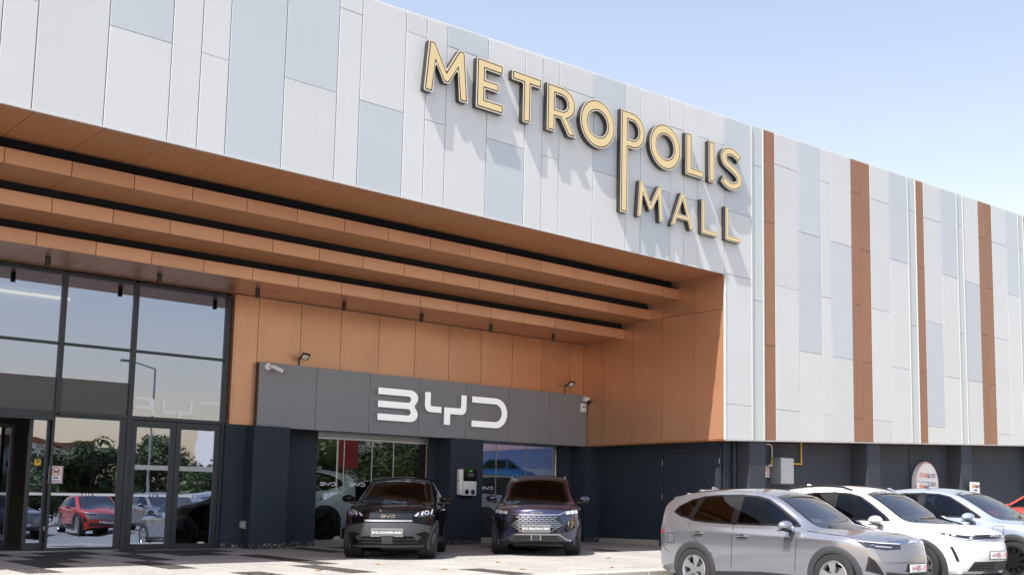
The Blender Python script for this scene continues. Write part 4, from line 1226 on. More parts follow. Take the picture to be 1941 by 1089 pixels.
_wheel_cache = {}
def wheel_meshes(r, style):
    key = (round(r, 3), style)
    if key in _wheel_cache: return _wheel_cache[key]
    tw = .115; rr = r * .68
    q = MB()
    q.lathe([(rr, -tw * .85), (rr + .01, -tw), (r * .86, -tw * 1.04), (r * .95, -tw * .98), (r * .99, -tw * .8), (r, -tw * .4), (r, tw * .4), (r * .99, tw * .8), (r * .95, tw), (rr, tw * .8)], 48)
    for i in range(72):        # tread blocks on the shoulder
        a = 2 * math.pi * i / 72
        m = Matrix.Rotation(a, 4, 'Y')
        q.box(r * .985, r * 1.006, -tw * .82, -tw * .30, -.008, .008, 0, m)
        q.box(r * .99, r * 1.008, -tw * .2, tw * .2, -.008, .008, 0, m)
    me_t = q
    q2 = MB()
    q2.lathe([(rr + .004, -tw * .93), (rr - .012, -tw * .97), (rr - .03, -tw * .80), (rr - .045, -tw * .3), (rr - .05, tw * .7)], 48)
    nsp = {'five': 5, 'ten': 10, 'mesh': 6, 'disc': 10}[style]
    for i in range(nsp):
        a = 2 * math.pi * i / nsp
        m = Matrix.Rotation(a, 4, 'Y')
        wid = {'five': .050, 'ten': .026, 'mesh': .017, 'disc': .042}[style]
        def blade(a0, a1, w0, w1, yo=0):
            p0 = Vector((.055 * math.cos(a0), -tw * .80, .055 * math.sin(a0))); p1 = Vector(((rr - .02) * math.cos(a1), -tw * .88, (rr - .02) * math.sin(a1)))
            d = (p1 - p0); n_ = Vector((-d.z, 0, d.x)).normalized()
            f1 = [p0 + n_ * w0, p0 - n_ * w0, p1 - n_ * w1, p1 + n_ * w1]
            b1 = [p + Vector((0, .035, 0)) for p in f1]
            va = [q2.bm.verts.new(m @ p) for p in f1]; vb_ = [q2.bm.verts.new(m @ p) for p in b1]
            q2.bm.faces.new(va)
            for j in range(4): q2.bm.faces.new((va[j], vb_[j], vb_[(j + 1) % 4], va[(j + 1) % 4]))
        if style == 'five':
            blade(0, .16, .022, .045); blade(0, -.16, .022, .03)
        elif style == 'mesh':
            blade(0, .30, .014, .012); blade(0, -.30, .014, .012)
        elif style == 'ten':
            blade(0, .10, .016, .030)
        else:
            blade(0, .05, .014, .05)
    q2.cyl((0, -tw * .86, 0), (0, -tw * .3, 0), .068, n=20)
    if style == 'disc': q2.cyl((0, -tw * .90, 0), (0, -tw * .5, 0), rr * .52, n=32)
    q2.cyl((0, -tw * .2, 0), (0, tw * .2, 0), rr * .62, n=32)
    def fin(q, nm, mt):
        o = q.build(nm, mt); smooth_by_angle(o, 35); me = o.data; bpy.data.objects.remove(o); return me
    res = (fin(me_t, 'wheel', M['tyre']), fin(q2, 'rim', M['rim_silver']))
    res2 = res[1].copy(); res2.materials.clear(); res2.materials.append(M['rim_dark'])
    _wheel_cache[key] = (res[0], res[1], res2)
    return _wheel_cache[key]

def build_car(sp, name, label, cat, paint, loc, heading, group=None, full=True):
    """origin at the ground under the rear axle, x forward"""
    root = empty(name, loc, heading)
    tag(root, label, cat, group)
    me = car_body_mesh(sp, sp.get('level', 3))
    pj = Projector(me)
    wb, wr = sp['wb'], sp['wr']
    pj.x0 = wb + .29
    W = sp['W']
    sides = (90, -90)
    sx = {90: -1, -90: 1}        # side view coordinate a = sx * x
    def sp_poly(poly, phi): 
        q = [(sx[phi] * x, z) for x, z in poly]
        return q
    # ---- cut openings in the shell
    side_open = [inset(w_['poly'], .022) for w_ in sp['side_windows']]
    ws_open = inset(sp['windshield'], .03)
    bm = bmesh.new(); bm.from_mesh(me)
    arch = sp['arch']
    kill = []
    for f in bm.faces:
        c = f.calc_center_median(); n = f.normal
        if abs(c.y) > W * .62 - .0:
            if (math.hypot(c.x, c.z - wr) < arch - .015 or math.hypot(c.x - wb, c.z - wr) < arch - .015) and abs(n.y) > .2 or \
               (math.hypot(c.x, c.z - wr) < arch - .03 or math.hypot(c.x - wb, c.z - wr) < arch - .03):
                kill.append(f); continue
        if abs(c.y) > .35 and c.z > .9 and any(in_poly(c.x, c.z, p) for p in side_open) and abs(n.y) > .3:
            kill.append(f); continue
        if c.z > .9 and c.x > sp['ws_x'] and in_poly(c.y, c.z, ws_open) and n.x > .15:
            kill.append(f); continue
    bmesh.ops.delete(bm, geom=kill, context='FACES')
    liner = bm.copy()
    me2 = bpy.data.meshes.new('body'); bm.to_mesh(me2); bm.free()
    for p in me2.polygons: p.use_smooth = True
    me2.materials.append(paint)
    body = link(bpy.data.objects.new('body', me2), root)
    # dark lining just inside the shell
    for v in liner.verts: v.co = v.co - v.normal * .018
    bmesh.ops.reverse_faces(liner, faces=liner.faces)
    bm_obj('lining', liner, M['cabin'], root)
    # ---- windows
    for w_ in sp['side_windows']:
        for phi in sides:
            pl = sp_poly(w_['poly'], phi)
            inn = sp_poly(inset(w_['poly'], w_.get('rim', .028)), phi)
            g_ = bm_obj('window', pj.patch(inset(pl, .004), phi, off=.003, step=.10), M[w_.get('mat', 'car_glass')], root)
            bm_obj('window_seal', pj.patch(pl, phi, off=.006, holes=[inn], step=.10, skirt_=.025), M['gloss_black'], g_)
    for pl0 in sp.get('pillars', []):
        for phi in sides:
            bm_obj('pillar_trim', pj.patch(sp_poly(pl0, phi), phi, off=.0075, step=.10), M['gloss_black'], root)
    if sp.get('chrome_line'):
        for phi in sides:
            bm_obj('window_trim', pj.patch(sp_poly(stroke(sp['chrome_line'], .014), phi), phi, off=.010, step=.12, skirt_=.01), M['chrome'], root)
    ws = bm_obj('windshield', pj.patch(sp['windshield'], 0, off=.003, step=.10), M[sp.get('ws_mat', 'windshield_glass')], root)
    bm_obj('windshield_seal', pj.patch(sp['windshield'], 0, off=.006, holes=[inset(sp['windshield'], .045)], step=.10), M['gloss_black'], ws)
    # ---- arches, sills
    def ring_poly(cx, r0, r1, a0, a1, n=22):
        return [(cx + r1 * math.cos(R(a0 + (a1 - a0) * i / n)), wr + r1 * math.sin(R(a0 + (a1 - a0) * i / n))) for i in range(n + 1)], \
               [(cx + r0 * math.cos(R(a0 + (a1 - a0) * i / n)), wr + r0 * math.sin(R(a0 + (a1 - a0) * i / n))) for i in range(n + 1)]
    am = M[sp.get('arch_mat', 'cladding')]
    aw = sp.get('arch_w', .055)
    for cx in (0, wb):
        for phi in sides:
            b_ = bmesh.new()
            o_, i_ = ring_poly(cx, arch - .05, arch + aw, -22, 202)
            rows = []
            for P, Q in zip(o_, i_):
                row = []
                for t in (0, .33, .66, 1):
                    a = P[0] + (Q[0] - P[0]) * t; z = P[1] + (Q[1] - P[1]) * t
                    h, d = pj.hit(sx[phi] * a, max(z, sp['low'][1][1] + .04), phi)
                    if h is None: h = Vector((a, W * (1 if phi > 0 else -1) * .96, z))
                    h = Vector((h.x, h.y, z))
                    row.append(b_.verts.new(h + d * (.004 if t == 0 else .014 if t < .9 else .006)))
                h = row[-1].co.copy(); d = Vector((0, 1 if phi > 0 else -1, 0))
                row.append(b_.verts.new(h - d * .10))
                row.insert(0, b_.verts.new(row[0].co - d * .02))
                rows.append(row)
            for a_, c_ in zip(rows, rows[1:]):
                for k in range(5): b_.faces.new((a_[k], a_[k + 1], c_[k + 1], c_[k]))
            bmesh.ops.recalc_face_normals(b_, faces=b_.faces)
            bm_obj('wheel_arch', b_, am, root)
            q = MB(); s = 1 if phi > 0 else -1
            q.lathe([(arch - .03, s * (W - .04)), (arch - .03, s * (W - .34)), (.02, s * (W - .35))], 28, m=Matrix.Translation((cx, 0, wr)))
            q.build('wheel_well', M['seam'], root)
    for phi in sides:
        lo_ = sp['low'][2][1] if len(sp['low']) > 2 else .22
        sill = [(arch + aw - .02, lo_ + .02), (wb - arch - aw + .02, lo_ + .02), (wb - arch - aw + .0, lo_ + .13), (wb * .5, lo_ + .16), (arch + aw, lo_ + .13)]
        bm_obj('sill', pj.patch(sp_poly(sill, phi), phi, off=.012, step=.15), am, root)
    q = MB(); q.box(-.6, wb + .42, -W + .20, W - .20, .20, .34); q.box(.5, wb - .5, -W + .10, W - .10, .20, .30)
    q.build('underbody', M['seam'], root)
    # ---- door seams, handles
    for ln in sp.get('seams', []):
        for phi in sides:
            bm_obj('door_gap', pj.patch(sp_poly(stroke(ln, .009), phi), phi, off=.002, step=.09, skirt_=.006), M['seam'], root)
    for (hx, hz) in sp.get('handles', []):
        for phi in sides:
            h, d = pj.hit(sx[phi] * hx, hz, phi)
            q = MB(); q.box(-.11, .11, -.014, .014, -.016, .016, .010, Matrix.Translation(h + d * .022))
            q.box(-.10, -.07, -.02, .02, -.012, .012, 0, Matrix.Translation(h + d * .005)); q.box(.07, .10, -.02, .02, -.012, .012, 0, Matrix.Translation(h + d * .005))
            o = q.build('door_handle', sp.get('handle_mat', M['chrome']), root); smooth_by_angle(o)
            m2 = ellipse(hx, hz - .004, .075, .030, 16)
            bm_obj('handle_cup', pj.patch(sp_poly(m2, phi), phi, off=.002, step=.2, skirt_=.004), M['seam'], root)
    # ---- front details given per car
    for dt in sp.get('front', []):
        nm, poly, phi, mt_, off = dt[:5]
        polys = [(poly, phi)] if phi == 0 and not (len(dt) > 5 and dt[5] == 'pair') else [(poly, phi), ([(-a, z) for a, z in poly][::-1], -phi)]
        for pl, ph in polys:
            bm_obj(nm, pj.patch(pl, ph, off=off, step=.07, skirt_=.025), mt_ if not isinstance(mt_, str) else M[mt_], root)
    if sp.get('badge'):
        bz, bw_, bm_ = sp['badge']
        h, d = pj.hit(0, bz, 0)
        m = Matrix.Translation((h.x + .012, -bw_ / 2, bz - bw_ * .1)) @ Matrix(((0, 0, 1, 0), (1, 0, 0, 0), (0, 1, 0, 0), (0, 0, 0, 1)))
        logo('badge', M[bm_], root, m, bw_, extrude=.003)
    if sp.get('plate'):
        pz, pw, ph_, kind, tx = sp['plate']
        h, d = pj.hit(0, pz, 0)
        px_ = max(pj.hit(a, z, 0)[0].x for a in (0, pw * .3) for z in (pz - ph_ / 2, pz + ph_ / 2)) + .02
        pl = empty('number_plate', (px_, 0, pz), parent=root)
        q = MB(); q.box(-.015, .004, -pw / 2, pw / 2, -ph_ / 2, ph_ / 2, .004); q.build('plate', M['plate_white'] if kind == 'white' else M['plate_grey'], pl)
        q = MB(); q.box(-.02, -.014, -pw / 2 - .012, pw / 2 + .012, -ph_ / 2 - .012, ph_ / 2 + .012); q.build('plate_holder', M['plastic_black'] if kind == 'white' else M['frame_steel'], pl)
        fm = Matrix(((0, 0, 1, .0055), (1, 0, 0, 0), (0, 1, 0, 0), (0, 0, 0, 1)))
        if kind == 'white':
            text('plate_text', tx, ph_ * .95, M['plate_red'], pl, fm @ Matrix.Translation((pw * .22, 0, 0)), bold=.0025)
            text('plate_text', 'ΔΟΚΙΜΗ', ph_ * .46, M['plate_red'], pl, fm @ Matrix.Translation((-pw * .25, 0, 0)))
        else:
            text('plate_text', tx, ph_ * .46, M['film_white'], pl, fm, bold=.0008, spacing=1.05)
    # ---- mirrors
    mx, my, mz = sp['mirror']
    for s in (-1, 1):
        mr_ = empty('mirror', (mx, s * my, mz), parent=root)
        q = MB()
        q.ball((0, 0, 0), 1.0, 12, (.095, .125, .082))
        for v in q.bm.verts:
            if v.co.x < -.045: v.co.x = -.045
            if v.co.z < 0: v.co.z *= .75
            v.co.x += v.co.y * s * -.25 if True else 0
        o = q.build('mirror_shell', sp.get('mirror_mat', paint) or paint, mr_, smooth=True)
        q = MB(); q.cyl((-.02, -s * .16, -.075), (-.01, -s * .02, -.055), .028, .035, n=10); q.box(-.08, .06, -.10, .10, -.075, -.055, .008)
        q.build('mirror_foot', M['gloss_black'], mr_)
    # ---- wheels
    tm, rs, rd = wheel_meshes(wr, sp['rim'])
    for cx in (0, wb):
        for s in (-1, 1):
            o = bpy.data.objects.new('wheel', tm); link(o, root)
            o.location = (cx, s * (W - .125), wr)
            o.rotation_euler = (0, random.uniform(0, 6), 0 if s < 0 else math.pi)
            if cx > 0: o.rotation_euler.z += sp.get('steer', 0)
            o2 = bpy.data.objects.new('rim', rd if sp.get('rim_dark') else rs); link(o2, o)
    # ---- cabin
    q = MB(); q.box(-.6, sp['cowl'] - .05, -W + .12, W - .12, .42, .48); q.box(sp['cowl'] - .55, sp['cowl'] + .02, -W + .18, W - .18, .70, sp['dash'], .05)
    q.box(-.75, -.70, -W + .2, W - .2, .4, .95)
    q.build('cabin_floor', M['cabin'], root)
    sc_ = sp['seat_x']
    for j, xx in enumerate((sc_, sc_ - .88)):
        for yy in (-.36, .36):
            q = MB()
            q.box(xx - .25, xx + .25, yy - .24, yy + .24, .50, .66, .05)
            m = Matrix.Translation((xx - .24, yy, .62)) @ Matrix.Rotation(R(-16), 4, 'Y')
            q.box(-.06, .07, -.23, .23, 0, .60, .05, m); q.box(-.04, .05, -.12, .12, .62, .80, .04, m)
            q.build('seat', M[sp.get('seat', 'seat_dark')], root)
    q = MB(); q.lathe([(.17, 0), (.185, .014), (.20, 0), (.185, -.014), (.17, 0)], 28, axis='z', m=Matrix.Translation((sc_ + .42, -.36, .98)) @ Matrix.Rotation(R(-65), 4, 'Y'))
    q.build('steering_wheel', M['cabin'], root, smooth=True)
    if sp.get('dash_sheet'):
        q = MB(); x_ = sp['cowl'] - .20
        q.box(x_ - .16, x_ + .16, -.50, .30, sp['dash'] + .012, sp['dash'] + .018, 0, Matrix.Translation((x_, 0, sp['dash'])) @ Matrix.Rotation(R(12), 4, 'Y') @ Matrix.Translation((-x_, 0, -sp['dash'])))
        q.build('dash_sheet', M[sp['dash_sheet']], root)
    # ---- roof things
    if sp.get('rails'):
        for s in (-1, 1):
            pts = []
            for i in range(9):
                x = sp['rails'][0] + (sp['rails'][1] - sp['rails'][0]) * i / 8
                h = pj.bvh.ray_cast(Vector((x, s * sp['rails'][2], 4)), Vector((0, 0, -1)))[0]
                pts.append(h + Vector((0, 0, .035 if 0 < i < 8 else .005)))
            q = MB(); q.tube(pts, .017, 8); o = q.build('roof_rail', M[sp.get('rail_mat', 'rim_silver')], root); smooth_by_angle(o)
    if sp.get('fin'):
        h = pj.bvh.ray_cast(Vector((sp['fin'], 0, 4)), Vector((0, 0, -1)))[0]
        q = MB()
        A = [(-.09, .0, 0), (.11, .0, 0)]
        v = [q.bm.verts.new(p) for p in ((h.x - .09, -.03, h.z - .01), (h.x + .12, -.012, h.z - .01), (h.x + .12, .012, h.z - .01), (h.x - .09, .03, h.z - .01), (h.x - .10, -.008, h.z + .07), (h.x - .10, .008, h.z + .07), (h.x - .04, 0, h.z + .065))]
        for f in ((0, 1, 6), (0, 6, 4), (1, 2, 6), (2, 3, 6), (3, 5, 6), (5, 4, 6), (0, 4, 5, 3)): q.bm.faces.new([v[i] for i in f])
        q.build('antenna', paint, root)
    if sp.get('spoiler'):
        x0_, z0_, w0 = sp['spoiler']
        q = MB()
        sec = [(.22, -.035), (.22, .005), (.0, .012), (-.10, -.012), (-.10, -.03), (.0, -.05)]
        ys = [-w0, -w0 * .92, -w0 * .5, 0, w0 * .5, w0 * .92, w0]
        rows = [[q.bm.verts.new((x0_ + sx_ + (.05 if abs(y) > w0 * .9 else 0) - (abs(y) / w0) ** 2 * -.03, y, z0_ + sz_ - .03 * (abs(y) / w0) ** 2)) for sx_, sz_ in sec] for y in ys]
        for a_, c_ in zip(rows, rows[1:]):
            for k in range(6): q.bm.faces.new((a_[k], a_[(k + 1) % 6], c_[(k + 1) % 6], c_[k]))
        q.bm.faces.new(rows[0]); q.bm.faces.new(rows[-1][::-1])
        o = q.build('spoiler', paint, root); smooth_by_angle(o, 50)
    for s in (-1, 1):
        if sp.get('taillamp'):
            pl = [(a, z) for a, z in sp['taillamp']]
            phi = 90 if s > 0 else -90
            bm_obj('tail_lamp', pj.patch(sp_poly(pl, phi), phi, off=.006, step=.06), M['tail_red'], root)
    if sp.get('wipers'):
        q = MB()
        for (ya, yb, za, zb_) in sp['wipers']:
            pts = []
            for i in range(7):
                t = i / 6; h, d = pj.hit(ya + (yb - ya) * t, za + (zb_ - za) * t, 0)
                if h is not None: pts.append(h + d * .014 + Vector((0, 0, .008)))
            q.tube(pts, .008, 6)
        q.build('wiper', M['plastic_black'], root)
    bpy.data.meshes.remove(me)
    return root

# ------------------------------------------------------------------ car shapes
def suv(scale_x=1.0):
    return dict(
        W=.93, wb=2.71, wr=.36, arch=.405, stations=[-.84, -.72, -.45, -.1, .35, .8, 1.2, 1.5, 1.8, 2.1, 2.33, 2.5, 2.8, 3.05, 3.22],
        plan=[(-.84, .80), (-.72, .87), (-.45, .915), (0, .93), (1.3, .925), (2.7, .93), (2.9, .915), (3.05, .885), (3.22, .80)],
        belt=[(-.84, 1.06), (-.45, 1.10), (.35, 1.075), (1.5, 1.03), (2.33, 1.01), (2.8, .985), (3.05, .935), (3.22, .84)],
        tuck=[(-.84, .04), (0, .055), (2.33, .06), (2.8, .08), (3.22, .06)],
        shoulder=[(-.84, .10), (1.5, .10), (2.6, .09), (3.22, .06)],
        rail=[(-.84, 1.38), (-.72, 1.51), (-.45, 1.595), (-.1, 1.63), (.35, 1.65), (.8, 1.65), (1.2, 1.62), (1.5, 1.525), (1.8, 1.35), (2.1, 1.18), (2.33, 1.075), (2.5, 1.05), (2.8, 1.025), (3.05, .985), (3.22, .90)],
        railv=[(-.84, .56), (-.45, .60), (.35, .625), (1.2, .625), (1.8, .665), (2.33, .70), (2.5, .66), (2.8, .58), (3.05, .52), (3.22, .50)],
        crown=[(-.84, .04), (-.45, .05), (.8, .055), (1.5, .055), (2.1, .05), (2.5, .035), (3.05, .03), (3.22, .03)],
        bulge=[(-.84, .02), (0, .035), (2.1, .02), (2.5, .0), (3.22, .02)],
        low=[(-.84, .34), (-.45, .26), (0, .22), (2.7, .22), (3.05, .24), (3.22, .26)],
        bowf=[(2.3, 0), (2.8, .05), (3.05, .16), (3.22, .30)], bowr=[(-.84, .20), (-.72, .14), (-.45, .04), (-.1, 0)],
        bowtop=[(1.2, 0.0), (1.5, .09), (2.1, .10), (2.33, .06), (2.5, 0)],
        nose=[3.46, 3.54, 3.60, 3.61], tail=[-1.0, -1.07, -1.08, -1.06], cowl=2.33, dash=1.0, seat_x=1.15, ws_x=1.15,
        windshield=fillet([(-.70, 1.075), (-.62, 1.30), (-.565, 1.555), (-.30, 1.60), (0, 1.615), (.30, 1.60), (.565, 1.555), (.62, 1.30), (.70, 1.075), (.35, 1.05), (0, 1.045), (-.35, 1.05)], .05),
        side_windows=[dict(poly=fillet([(2.10, 1.085), (1.95, 1.19), (1.62, 1.39), (1.38, 1.515), (1.15, 1.57), (.86, 1.585), (.84, 1.11)], .02)),
                      dict(poly=fillet([(.76, 1.11), (.78, 1.59), (.40, 1.585), (.05, 1.56), (-.10, 1.22), (-.10, 1.155), (.2, 1.13)], .02), mat='car_glass_dark'),
                      dict(poly=fillet([(-.17, 1.19), (-.02, 1.545), (-.22, 1.51), (-.48, 1.40), (-.58, 1.30), (-.36, 1.22)], .02), mat='car_glass_dark')],
        pillars=[[(.845, 1.105), (.865, 1.59), (.775, 1.595), (.755, 1.105)], [(-.095, 1.165), (.055, 1.565), (-.025, 1.55), (-.175, 1.185)]],
        seams=[[(.80, 1.10), (.81, .70), (.78, .40)], [(2.12, 1.06), (2.06, .80), (2.02, .42)], [(-.14, 1.14), (-.04, .92), (.18, .75), (.40, .62)]],
        handles=[(1.02, .93), (.10, .96)],
        mirror=(1.93, 1.02, 1.10), rim='five', fin=-.25, spoiler=(-.72, 1.585, .56))
def shifted(sp, **k):
    sp = dict(sp); sp.update(k); return sp

# silver SUV, nose towards the lot
ROW = 'cars parked in a row beside the building'
def lot_z(x): return LOT_Z - .03 + .03 * max(0, min(x, 30) - 14.8)
SIL = shifted(suv(), badge=(.895, .22, 'film_white'), plate=(.50, .46, .115, 'white', '35 - 13'), dash_sheet='shade_white',
    taillamp=[(-.98, 1.0), (-.70, 1.0), (-.80, .92), (-.98, .87)], arch_mat='cladding_mid',
    seams=[[(.80, 1.10), (.81, .70), (.78, .40)], [(2.12, 1.06), (2.06, .80), (2.02, .42)], [(-.14, 1.14), (-.04, .92), (.18, .75), (.40, .62)], [(-.78, .82), (-.70, .70), (-.55, .62)],
           fillet([(-.60, .78), (-.42, .78), (-.42, .95), (-.60, .95), (-.60, .79)], .03), [(2.22, 1.03), (2.5, 1.0), (2.9, .965), (3.10, .90)]],
    wipers=[(-.55, -.05, 1.09, 1.065), (.0, .45, 1.065, 1.075)],
    front=[('head_lamp', fillet([(.66, .925), (.30, .885), (-.06, .862), (-.06, .785), (.20, .770), (.50, .815)], .02), 38, 'lamp_dark', .007),
           ('lamp_strip', [(.60, .912), (.30, .884), (-.05, .866), (-.05, .852), (.30, .871), (.60, .900)], 38, 'lamp_light', .012),
           ('lamp_strip', [(.36, .835), (.10, .815), (.10, .806), (.36, .825)], 38, 'lamp_light', .010),
           ('grille_bar', fillet([(-.50, .855), (0, .865), (.50, .855), (.47, .935), (0, .95), (-.47, .935)], .02), 0, 'chrome', .006),
           ('bumper_panel', fillet([(-.64, .60), (.64, .60), (.72, .83), (0, .845), (-.72, .83)], .03), 0, 'paint_grey', .004),
           ('intake', fillet([(-.50, .30), (.50, .30), (.60, .46), (.30, .42), (-.30, .42), (-.60, .46)], .02), 0, 'cladding', .007),
           ('air_vent', [(.60, .40), (.80, .47), (.78, .68), (.72, .62)], 0, 'gloss_black', .008, 'pair')])
build_car(SIL, 'parked_car', 'silver SUV parked nose out, nearest of the row at right', 'car', M['paint_silver'], (14.82, -4.91, lot_z(14.8)), R(-88.5), ROW)

# white SUV beside it
WHI = shifted(suv(), badge=(.885, .22, 'film_white'), plate=(.56, .46, .115, 'white', '35 - 10'), dash_sheet='shade_white', arch_mat='cladding', rim='ten',
    rails=(-.45, 1.15, .60), rail_mat='gloss_black', taillamp=SIL['taillamp'],
    seams=SIL['seams'][:3] + [SIL['seams'][5]], spoiler=(-.74, 1.615, .56), wipers=SIL['wipers'],
    rail=[(-.84, 1.40), (-.72, 1.53), (-.45, 1.62), (-.1, 1.655), (.35, 1.67), (.8, 1.66), (1.2, 1.61), (1.5, 1.515), (1.8, 1.35), (2.1, 1.18), (2.33, 1.075), (2.5, 1.05), (2.8, 1.03), (3.05, .99), (3.22, .905)],
    front=[('head_lamp', fillet([(.66, .93), (.30, .885), (-.06, .86), (-.06, .80), (.20, .80), (.55, .86)], .025), 38, 'lamp_dark', .007),
           ('lamp_strip', [(.62, .885), (.30, .832), (-.06, .798), (-.06, .786), (.30, .818), (.62, .872)], 38, 'lamp_light', .011),
           ('lamp_lens', ellipse(.42, .885, .035, .018, 14), 38, 'lamp_light', .011), ('lamp_lens', ellipse(.14, .845, .03, .016, 14), 38, 'lamp_light', .011),
           ('badge_panel', fillet([(-.42, .825), (0, .815), (.42, .825), (.44, .925), (0, .94), (-.44, .925)], .02), 0, 'gloss_black', .006),
           ('chrome_strip', [(-.44, .80), (0, .792), (.44, .80), (.44, .815), (0, .807), (-.44, .815)], 0, 'chrome', .010),
           ('intake', fillet([(-.58, .30), (.58, .30), (.50, .46), (-.50, .46)], .02), 0, 'plastic_black', .006),
           ('intake_bar', [(-.50, .43), (.50, .43), (.505, .415), (-.505, .415)], 0, 'cladding_mid', .014), ('intake_bar', [(-.53, .385), (.53, .385), (.535, .37), (-.535, .37)], 0, 'cladding_mid', .014),
           ('intake_bar', [(-.56, .34), (.56, .34), (.565, .325), (-.565, .325)], 0, 'cladding_mid', .014),
           ('intake_centre', [(-.09, .31), (.09, .31), (.09, .45), (-.09, .45)], 0, 'cladding', .016),
           ('skid_trim', [(-.66, .265), (.66, .265), (.62, .305), (-.62, .305)], 0, 'chrome', .010),
           ('air_vent', [(.70, .46), (.735, .47), (.80, .70), (.775, .70)], 0, 'gloss_black', .008, 'pair')])
build_car(WHI, 'parked_car', 'white SUV with black roof rails, second of the row beside the silver car', 'car', M['paint_white'], (17.47, -4.99, lot_z(17.5)), R(-93.0), ROW)

# pale silver-blue car
PAL = shifted(suv(), rim='disc', rim_dark=True, arch_mat='cladding', dash_sheet='shade_red', plate=None, badge=(.88, .20, 'chrome'), spoiler=None, fin=-.30,
    W=.92, seams=SIL['seams'][:3] + [fillet([(2.35, .78), (2.55, .80), (2.56, .95), (2.36, .96), (2.35, .79)], .03)],
    rail=[(-.84, 1.30), (-.72, 1.42), (-.45, 1.515), (-.1, 1.57), (.35, 1.60), (.8, 1.60), (1.2, 1.565), (1.5, 1.485), (1.8, 1.33), (2.1, 1.17), (2.33, 1.065), (2.5, 1.04), (2.8, 1.015), (3.05, .97), (3.22, .88)],
    windshield=fillet([(-.70, 1.065), (-.62, 1.28), (-.565, 1.52), (-.30, 1.565), (0, 1.58), (.30, 1.565), (.565, 1.52), (.62, 1.28), (.70, 1.065), (.35, 1.04), (0, 1.035), (-.35, 1.04)], .05),
    side_windows=[dict(poly=fillet([(2.10, 1.085), (1.95, 1.175), (1.62, 1.36), (1.38, 1.48), (1.15, 1.53), (.86, 1.545), (.84, 1.11)], .02)),
                  dict(poly=fillet([(.76, 1.11), (.78, 1.55), (.40, 1.545), (.05, 1.52), (-.10, 1.22), (-.10, 1.155), (.2, 1.13)], .02)),
                  dict(poly=fillet([(-.17, 1.19), (-.02, 1.505), (-.22, 1.47), (-.44, 1.37), (-.52, 1.29), (-.34, 1.22)], .02), mat='car_glass_dark')],
    pillars=[[(.845, 1.105), (.865, 1.55), (.775, 1.555), (.755, 1.105)], [(-.095, 1.165), (.055, 1.525), (-.025, 1.51), (-.175, 1.185)]],
    front=[('head_lamp', fillet([(.64, .91), (.30, .875), (-.04, .85), (-.04, .79), (.20, .79), (.52, .845)], .025), 38, 'lamp_dark', .007),
           ('intake', fillet([(-.58, .30), (.58, .30), (.50, .46), (-.50, .46)], .02), 0, 'plastic_black', .006)])
build_car(PAL, 'parked_car', 'pale silver-blue car with red dash cover, third of the row', 'car', M['paint_pale'], (19.55, -5.5, lot_z(19.5)), R(-91.0), ROW)
RED = shifted(PAL, dash_sheet=None, fin=None)
build_car(RED, 'parked_car', 'red car cut off by the right edge of the photo', 'car', M['paint_red'], (27.75, -6.0, lot_z(27)), R(88), ROW)

